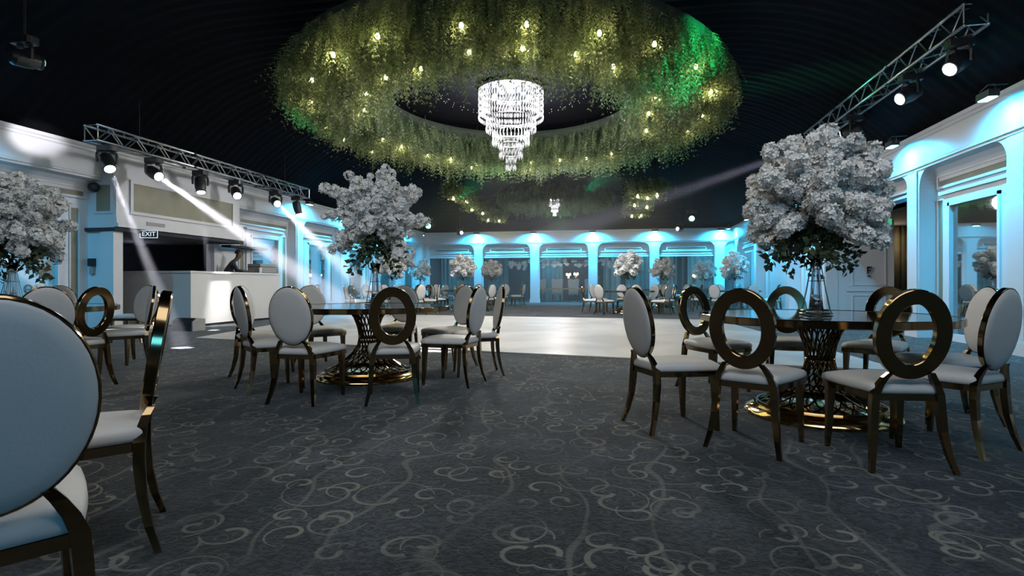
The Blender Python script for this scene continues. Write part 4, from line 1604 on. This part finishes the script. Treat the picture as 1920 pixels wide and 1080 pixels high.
# ------------------------------------------------------------------ foliage rings
def foliage(name, cx, cy, z, r0, r1, n, lmin, lmax, parent, seed, leaf=0.065, az=None, scale_z=1.0):
    r = np.random.default_rng(seed)
    # base points over the underside: area-uniform radius
    rad = np.sqrt(r.uniform(r0 ** 2, r1 ** 2, n))
    th = r.uniform(0, 2 * PI, n) if az is None else r.uniform(az[0], az[1], n)
    tt = (rad - r0) / (r1 - r0)
    zz = z - 0.28 * np.sin(PI * np.clip(tt, 0, 1)) ** 0.6 * scale_z + r.normal(0, 0.05, n)
    # clumping: longer fronds in clumps
    cl = 0.5 + 0.5 * np.sin(th * 23 + 3 * np.sin(th * 7)) * np.cos(rad * 6 + 2 * np.sin(th * 11))
    ln = (lmin + (lmax - lmin) * (0.25 * r.random(n) + 0.75 * cl ** 1.5 * (0.4 + 0.6 * r.random(n))))
    base = np.stack([cx + rad * np.cos(th), cy + rad * np.sin(th), zz], 1)
    outw = (tt - 0.45) * 0.6
    d0 = np.stack([np.cos(th) * outw, np.sin(th) * outw, -np.ones(n)], 1) + r.normal(0, 0.17, (n, 3))
    d0 /= np.linalg.norm(d0, axis=1)[:, None]
    side = np.cross(d0, r.normal(0, 1, (n, 3)))
    side /= np.linalg.norm(side, axis=1)[:, None]
    K = 8
    V = np.zeros((n, K * 2, 3, 3))
    for k in range(K):
        t = (k + 0.3) / K
        p = base + d0 * (ln * t)[:, None]
        p[:, 2] -= (ln * t * t) * 0.25
        wdt = leaf * (1.15 - 0.75 * t) * (0.7 + 0.6 * r.random(n))
        for si, sg in enumerate((-1, 1)):
            tip = p + side * (sg * wdt)[:, None] + d0 * (wdt * 1.5)[:, None] + r.normal(0, 0.008, (n, 3))
            b2 = p + d0 * (leaf * 0.42)
            V[:, k * 2 + si, 0] = p
            V[:, k * 2 + si, 1] = tip
            V[:, k * 2 + si, 2] = b2
    V = V.reshape(-1, 3)
    F = np.arange(len(V)).reshape(-1, 3)
    # merge leaflets of a frond into an island by a shared spine triangle strip
    return mesh_fast(name, V, F, M_FERN, parent, 'stuff')


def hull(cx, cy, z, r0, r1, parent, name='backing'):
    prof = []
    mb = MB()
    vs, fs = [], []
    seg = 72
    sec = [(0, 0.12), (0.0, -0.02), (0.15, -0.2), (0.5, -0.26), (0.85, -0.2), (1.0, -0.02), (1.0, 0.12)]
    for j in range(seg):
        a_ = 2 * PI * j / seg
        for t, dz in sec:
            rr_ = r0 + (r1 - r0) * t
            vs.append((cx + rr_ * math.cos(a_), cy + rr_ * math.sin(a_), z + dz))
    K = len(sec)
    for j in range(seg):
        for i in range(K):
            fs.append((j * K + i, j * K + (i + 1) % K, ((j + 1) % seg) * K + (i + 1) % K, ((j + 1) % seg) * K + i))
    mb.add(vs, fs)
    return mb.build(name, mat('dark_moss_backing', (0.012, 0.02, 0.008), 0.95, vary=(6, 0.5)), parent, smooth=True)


RZ = 5.28
ring = thing('foliage_ring', 'huge hanging ring of green fern foliage with warm bulbs below the black ceiling', 'foliage ring', (RC.x, RC.y, RZ))
ring.scale = (1.0, 1.08, 1.0)


R0, R1 = 2.85, 4.80
o = hull(0, 0, 0, R0 + 0.05, R1 - 0.1, ring)
foliage('fern_fronds', 0, 0, 0, R0, R1, 17000, 0.15, 1.0, ring, 3, leaf=0.062)
rt_ = MB()
for k in range(12):
    a_ = 2 * PI * k / 12
    for rr_ in (3.1, 4.3):
        rt_.tube([(rr_ * math.cos(a_), rr_ * math.sin(a_), 0.1), (rr_ * math.cos(a_), rr_ * math.sin(a_), 0.42)], 0.008, 4)
rt_.build('hanging_cable', M_BLACK, ring, kind='stuff')

bulbs = [(852, 22), (993, 12), (1150, 35), (708, 68), (625, 103), (585, 150), (880, 98), (980, 90), (1080, 102), (724, 145), (687, 175), (684, 207),
         (612, 238), (645, 262), (718, 262), (698, 285), (753, 275), (845, 298), (894, 308), (877, 322), (802, 292), (995, 304), (1050, 300), (997, 325),
         (1147, 287), (1100, 297), (1250, 70), (1150, 125), (1305, 125), (1333, 172), (1230, 182), (1216, 213), (1318, 217), (1290, 248), (1212, 245), (790, 128), (583, 190), (955, 318)]
bm_ = MB()
bm_.lathe([(0, -0.045), (0.025, -0.035), (0.034, -0.005), (0.024, 0.03), (0.014, 0.045), (0, 0.05)], 12)
bulb0 = bm_.build('bulb', M_BULB, ring, smooth=True)
sock = MB().lathe([(0.016, 0.04), (0.016, 0.09), (0.004, 0.1), (0.004, 0.32)], 8).build('socket_cord', M_BLACK, bulb0)
first = True
for px, y in bulbs:
    zb = 4.72 + random.uniform(-0.04, 0.04)
    d_ = (zb - EYE) * FPX / (HY - y)
    p = W(px, d_, zb) - ring.location
    p.y /= 1.08
    rad = math.hypot(p.x, p.y)
    if rad > R1 + 0.05 or rad < R0 - 0.1:
        rad2 = min(max(rad, R0 + 0.05), R1 - 0.1)
        p.x *= rad2 / rad
        p.y *= rad2 / rad
    if first:
        b_ = bulb0
        first = False
    else:
        b_ = copy_tree(bulb0, ring)
    b_.location = p
    light('bulb_light', 'POINT', ring.location + Vector((p.x, p.y * 1.08, p.z - 0.02)), random.choice((16, 28, 45)), (1.0, 0.84, 0.42), size=0.05)

# bead strings on the canopy
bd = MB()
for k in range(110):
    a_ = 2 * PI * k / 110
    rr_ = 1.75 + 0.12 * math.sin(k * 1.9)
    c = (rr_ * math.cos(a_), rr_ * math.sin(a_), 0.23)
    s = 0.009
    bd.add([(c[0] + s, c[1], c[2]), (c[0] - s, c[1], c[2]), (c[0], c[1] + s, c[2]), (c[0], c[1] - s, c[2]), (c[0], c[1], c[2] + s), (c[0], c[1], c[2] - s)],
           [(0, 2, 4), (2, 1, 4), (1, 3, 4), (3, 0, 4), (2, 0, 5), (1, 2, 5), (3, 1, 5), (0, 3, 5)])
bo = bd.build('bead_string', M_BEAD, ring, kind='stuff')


# ------------------------------------------------------------------ chandeliers
def chandelier(c, tiers, ztop, label, n_per_m=15, lampz=None, power=0, zc=None, w=0.009):
    t = thing('crystal_chandelier', label, 'chandelier', (c.x, c.y, tiers[-1][2]))
    base = tiers[-1][2]
    for ti, (r, z1, z0) in enumerate(tiers):
        n = max(10, int(2 * PI * r * n_per_m * (1.0 if ti == 0 else 0.8)))
        mb = MB()
        rr_ = random.Random(ti)
        for layer, rl in enumerate((r, r * 0.86)):
            m_ = n if layer == 0 else int(n * 0.8)
            zz0 = z0 if layer == 0 else z0 + (z1 - z0) * 0.12
            for k in range(m_):
                a_ = 2 * PI * (k + 0.5 * layer) / m_
                x, y = rl * math.cos(a_), rl * math.sin(a_)
                # string of prisms
                ns = max(2, int((z1 - zz0) / 0.14))
                for s_ in range(ns):
                    za = z1 - (z1 - zz0) * s_ / ns - base
                    zb_ = z1 - (z1 - zz0) * (s_ + 0.86) / ns - base
                    mid = (za + zb_) / 2
                    wd = w * (1.5 if s_ == ns - 1 else 1.0)
                    mb.add([(x, y, za), (x + wd, y, mid), (x, y + wd, mid), (x - wd, y, mid), (x, y - wd, mid), (x, y, zb_)],
                           [(0, 1, 2), (0, 2, 3), (0, 3, 4), (0, 4, 1), (5, 2, 1), (5, 3, 2), (5, 4, 3), (5, 1, 4)])
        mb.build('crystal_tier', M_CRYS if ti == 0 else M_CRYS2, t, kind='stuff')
        MB().tube([(r * math.cos(2 * PI * k / 40), r * math.sin(2 * PI * k / 40), z1 - base) for k in range(40)], 0.012, 6, closed=True).build('tier_frame', M_CHROME, t, smooth=True)
    r = tiers[0][0]
    MB().lathe([(r * 1.02, 0), (r * 1.02, 0.05), (0, 0.05)], 40, (0, 0, ztop - base)).build('ceiling_plate', M_CHROME, t, smooth=True, angle=30)
    lm = MB()
    nb = 10
    for k in range(nb):
        a_ = 2 * PI * k / nb
        lm.lathe([(0, 0), (0.05, 0.02), (0.05, 0.06), (0, 0.09)], 8, (r * 0.55 * math.cos(a_), r * 0.55 * math.sin(a_), ztop - 0.2 - base))
    lm.build('lamp_bulbs', M_LED, t, kind='stuff')
    if zc:
        MB().tube([(0, 0, ztop + 0.04 - base), (0, 0, zc - base)], 0.02, 6).build('suspension_rod', M_CHROME, t)
    # inner stem holding the tiers
    MB().tube([(0, 0, ztop - base), (0, 0, 0.1)], 0.012, 6).build('stem', M_CHROME, t)
    return t


CZ = 5.50
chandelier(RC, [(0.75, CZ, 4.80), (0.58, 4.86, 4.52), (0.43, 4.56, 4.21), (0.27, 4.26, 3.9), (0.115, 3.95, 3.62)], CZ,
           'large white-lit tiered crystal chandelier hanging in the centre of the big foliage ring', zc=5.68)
light('chandelier_light', 'POINT', (RC.x, RC.y, 4.55), 900, (0.95, 0.96, 1.0), size=0.30)
light('chandelier_light', 'POINT', (RC.x, RC.y, 5.15), 350, (0.97, 0.96, 1.0), size=0.3)

# ------------------------------------------------------------------ the far rings
FC = W(1040, 25.0)
fr = thing('foliage_ring', 'small far foliage ring around the distant chandelier', 'foliage ring', (FC.x, FC.y, 5.10))
hull(0, 0, 0, 1.75, 2.45, fr)
foliage('fern_fronds', 0, 0, 0, 1.7, 2.5, 3500, 0.2, 0.7, fr, 5, leaf=0.09)
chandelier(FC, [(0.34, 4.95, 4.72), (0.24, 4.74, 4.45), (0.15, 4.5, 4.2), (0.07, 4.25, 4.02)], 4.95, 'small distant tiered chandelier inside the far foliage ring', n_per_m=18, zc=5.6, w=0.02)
light('chandelier_light', 'POINT', (FC.x, FC.y, 4.2), 170, (0.97, 0.96, 1.0), size=0.3)
MB().tube([(0, 2.1, 0.1), (0, 2.1, 0.6)], 0.01, 4).build('hanging_cable', M_BLACK, fr)
light('green_beam', 'SPOT', (FC.x, FC.y + 4, 3.6), 400, GREEN, (FC.x, FC.y + 1.9, 4.9), size=0.05, angle=55, blend=0.8)

for side, pts, lbl in ((-1, [(850, 372), (875, 378), (885, 393), (905, 400), (915, 413), (936, 414)], 'left'),
                       (1, [(1232, 366), (1213, 371), (1196, 368), (1190, 385), (1213, 388), (1185, 405), (1202, 404)], 'right')):
    P_ = [W(px, 3.30 * FPX / (HY - y), 0) for px, y in pts]
    c = sum(P_, Vector((0, 0, 0))) / len(P_)
    arc = thing('foliage_arc', 'broken arc of far foliage with warm bulbs on the %s of the distant ring' % lbl, 'foliage ring', (c.x, c.y, 4.75))
    r = np.random.default_rng(side + 5)
    Vs = []
    for i in range(len(P_)):
        f0 = P_[i] - c
        n = 200
        base = np.stack([f0.x + r.normal(0, 0.2, n), f0.y + r.normal(0, 0.3, n), r.uniform(-0.05, 0.2, n)], 1)
        for k in range(6):
            t = k / 6
            ln = r.uniform(0.2, 0.6, n)
            p = base.copy()
            p[:, 2] -= ln * t
            a_ = r.uniform(0, 2 * PI, n)
            tip = p + np.stack([0.09 * np.cos(a_), 0.09 * np.sin(a_), -0.06 * np.ones(n)], 1)
            b2 = p.copy()
            b2[:, 2] -= 0.06
            Vs.append(np.stack([p, tip, b2], 1).reshape(-1, 3))
        bb = copy_tree(bulb0, arc)
        bb.location = (f0.x, f0.y, -0.42)
        bb.scale = (1.6, 1.6, 1.6)
        light('bulb_light', 'POINT', c + Vector((f0.x, f0.y, 4.75 - 0.45)), 45, (1.0, 0.84, 0.40), size=0.06)
    V = np.concatenate(Vs)
    mesh_fast('fern_fronds', V, np.arange(len(V)).reshape(-1, 3), M_FERN, arc, 'stuff')
    tb = MB()
    tb.tube([(p.x - c.x, p.y - c.y, 0.1) for p in P_], 0.05, 6)
    tb.build('support_tube', M_BLACK, arc)
    for p in (P_[0], P_[-1]):
        MB().tube([(p.x - c.x, p.y - c.y, 0.1), (p.x - c.x, p.y - c.y, ceil_z(p.x, p.y) - 4.75)], 0.01, 4).build('hanging_cable', M_BLACK, arc)
    light('green_beam', 'SPOT', (c.x, c.y - 2.0, 3.9), 30, GREEN, (c.x, c.y, 4.7), size=0.05, angle=30, blend=0.8)

# ------------------------------------------------------------------ thin stage haze filling the hall
hz = bpy.data.materials.new('hall_haze')
hz.use_nodes = True
hz.node_tree.nodes.remove(hz.node_tree.nodes['Principled BSDF'])
hv = hz.node_tree.nodes.new('ShaderNodeVolumeScatter')
hv.inputs['Density'].default_value = 0.013
hz.node_tree.links.new(hv.outputs[0], hz.node_tree.nodes['Material Output'].inputs['Volume'])
hb_ = MB().box(-15.5, 10.5, 18.5, 34.1, 0.03, 6.5).build('stage_haze', hz)
tag(hb_, 'thin stage haze hanging in the air of the whole hall', 'haze', kind='stuff')
